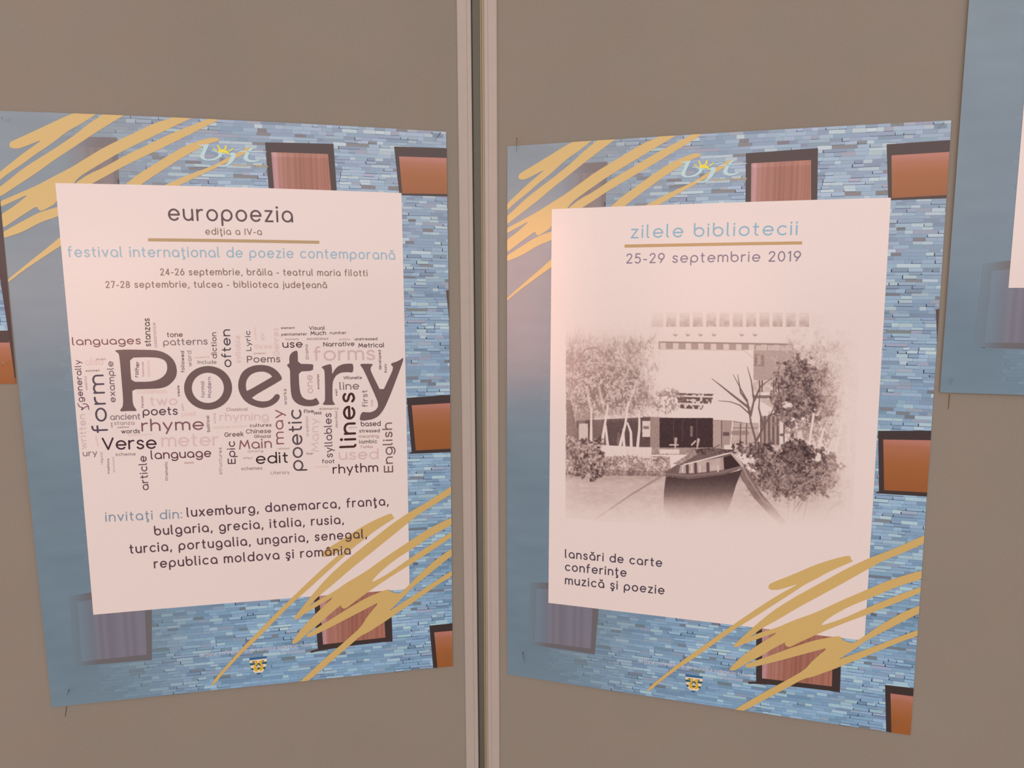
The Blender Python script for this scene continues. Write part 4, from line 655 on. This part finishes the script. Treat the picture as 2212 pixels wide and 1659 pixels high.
    # oar, poles and boat
    line([(770, 1190), (560, 1320), (330, 1480)], 14, .52, 8, .8)
    line([(1310, 1170), (1400, 1320), (1560, 1500)], 70, .40, 50, .85); line([(1300, 1120), (1330, 1190), (1440, 1360), (1600, 1460)], 12, .62, 6, .8)
    hull = m([(795, 1195), (782, 1290), (778, 1420), (800, 1480), (1170, 1480), (1215, 1400), (1260, 1250), (1300, 1150), (1180, 1180), (950, 1212)])
    mixin(hull * 1.0, .24 + .06 * fine + .42 * sstep(1230, 1440, Y)); mixin(hull * (1 - sstep(1190, 1270, Y)) * .6, .14)
    fill([(790, 1165), (870, 1115), (1000, 1040), (1215, 1032), (1250, 1038), (1315, 1120), (1270, 1152), (1180, 1183), (950, 1213), (800, 1195)], .30 + .1 * fine)
    fill([(890, 1120), (1180, 1065), (1180, 1150), (1000, 1172), (880, 1175)], .58 + .2 * noise(30)); fill([(1175, 1068), (1235, 1050), (1290, 1125), (1180, 1150)], .12)
    for a in (935, 990, 1072): line([(a, 1110), (a + 2, 1170)], 20, .26)
    for a in (905, 965, 1020, 1140): line([(a, 1125), (a, 1165)], 10, .86)
    line([(915, 1116), (1060, 1080), (1225, 1036), (1262, 1060), (1305, 1124)], 9, .96); line([(800, 1178), (950, 1192), (1180, 1165), (1290, 1128)], 10, .44)
    line([(1225, 1036), (1300, 1124)], 16, .72); fill([(840, 1110), (990, 1020), (1010, 1045), (880, 1118)], .5 + .2 * leaf)
    fill([(985, 1015), (1080, 1005), (1235, 1018), (1225, 1035), (1100, 1050), (1000, 1052)], .16 + .24 * leaf); line([(1100, 1010), (1150, 985)], 6, .3)
    line([(985, 1010), (930, 1075)], 6, .45)
    # reeds
    for p in ([(1640, 1330), (1700, 1250), (1850, 1180), (2040, 1150)], [(1640, 1420), (1720, 1300), (1880, 1290), (2020, 1320)], [(1850, 1480), (1890, 1400), (2040, 1330)], [(1600, 1490), (1610, 1340)], [(1630, 1510), (1650, 1340)], [(1705, 1480), (1735, 1330)], [(1620, 1300), (1800, 1190), (1900, 1215), (1880, 1300)], [(1860, 1000), (1900, 930), (2030, 900)], [(1660, 1440), (1760, 1240), (2010, 1160)]): line(p, 9, .58, 5, .75)
    # the print fades out towards its borders
    al = np.ones_like(T); al *= sstep(50, 330, Y) ** .9; al *= 1 - sstep(1290, 1570, Y + 60 * (grain - .5)); 
    al *= 1 - .80 * sstep(1750, 2080, X + 90 * (grain - .5)); al *= X < 2095 - (Y - 100) * .045; al *= (X > 130 + .0 * Y) * 1.0; al *= .75 + .25 * sstep(120, 300, X); al *= 1 - .4 * (1 - sstep(150, 420, Y)) * (1 - sstep(300, 700, X))
    al = np.clip(al, 0, 1); Tn = 1 - (1 - np.clip(T, 0, 1)) * al; Tn += (noise(4) - .5) * .03 * (al > .02)
    Tn = Tn.reshape(ny + 1, 2, nx + 1, 2).mean((1, 3)); gx, gy = np.meshgrid(x0 + np.arange(nx + 1) * st, y0 + np.arange(ny + 1) * st)
    ramp_t = np.array([0, .15, .35, .55, .75, .9, 1.0]); ramp_c = np.array([(48, 32, 34), (78, 58, 58), (122, 98, 94), (165, 138, 130), (200, 174, 166), (221, 198, 190), (228, 206, 199)], float)
    RGB = np.stack([np.interp(np.clip(Tn, 0, 1), ramp_t, ramp_c[:, i]) for i in range(3)], -1).reshape(-1, 3)
    V = np.stack([gx, gy], -1).reshape(-1, 2); P = surf('P2', V, .00074 * .5) - np.array(t2.location)
    i = (np.arange(nx)[None, :] + np.arange(ny)[:, None] * (nx + 1)).ravel(); F = np.stack([i, i + nx + 1, i + nx + 2, i + 1], 1)
    o = link('photograph_print', mesh_from('photograph_print', P, F, ink(RGB)), M_PRINT, t2); o['label'] = 'faded sepia photograph of a white modern building behind a boat and trees'
sepia_photo()

# ------------------------------------------------------------------ the two posters cut by the frame
t3 = poster('P3', 'cropped poster on the far right, only its hazy blue left side showing')
sheet(t3, 'P3'); picture_layers(t3, 'P3'); white_sheet(t3, 'P3'); front_strokes(t3, 'P3')
t4 = poster('P4', 'poster tucked behind the word cloud poster, only an orange window corner showing')
sheet(t4, 'P4'); picture_layers(t4, 'P4'); white_sheet(t4, 'P4')
f = Flat(); f.poly([D_P4WIN], ink((78, 64, 60))); f.build('window_frame_print', 'P4', .0005, t4)
f = Flat(); f.poly([D_P4PANE], None, step=4, cfun=pane_c('blind', D_P4PANE)); f.build('window_pane_print', 'P4', .0006, t4)
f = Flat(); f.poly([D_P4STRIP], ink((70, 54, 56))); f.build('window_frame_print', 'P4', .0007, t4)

# ------------------------------------------------------------------ pins
for head, tip, lab in D_PINS:
    h = Vector(head) + Vector((0, 0, ZC)); t = Vector(tip) + Vector((0, 0, ZC)); dark = 'dark' in lab
    p = thing('pin', lab, 'pin', tuple(t), 'steel pins holding the posters')
    d = (h - t); L = d.length; q = d.to_track_quat('Z', 'Y').to_matrix().to_4x4(); m_ = M_DARKSTEEL if dark or 'thin' in lab else M_STEEL
    bm = bmesh.new(); bmesh.ops.create_cone(bm, cap_ends=True, segments=8, radius1=.00012, radius2=.0003, depth=L, matrix=q @ Matrix.Translation((0, 0, L / 2)))
    me = bpy.data.meshes.new('shaft'); bm.to_mesh(me); bm.free(); link('shaft', me, m_, p)
    bm = bmesh.new(); bmesh.ops.create_cone(bm, cap_ends=True, segments=10, radius1=.0006, radius2=.0007, depth=.0005, matrix=q @ Matrix.Translation((0, 0, L)))
    me = bpy.data.meshes.new('pin_head'); bm.to_mesh(me); bm.free(); link('pin_head', me, m_, p)
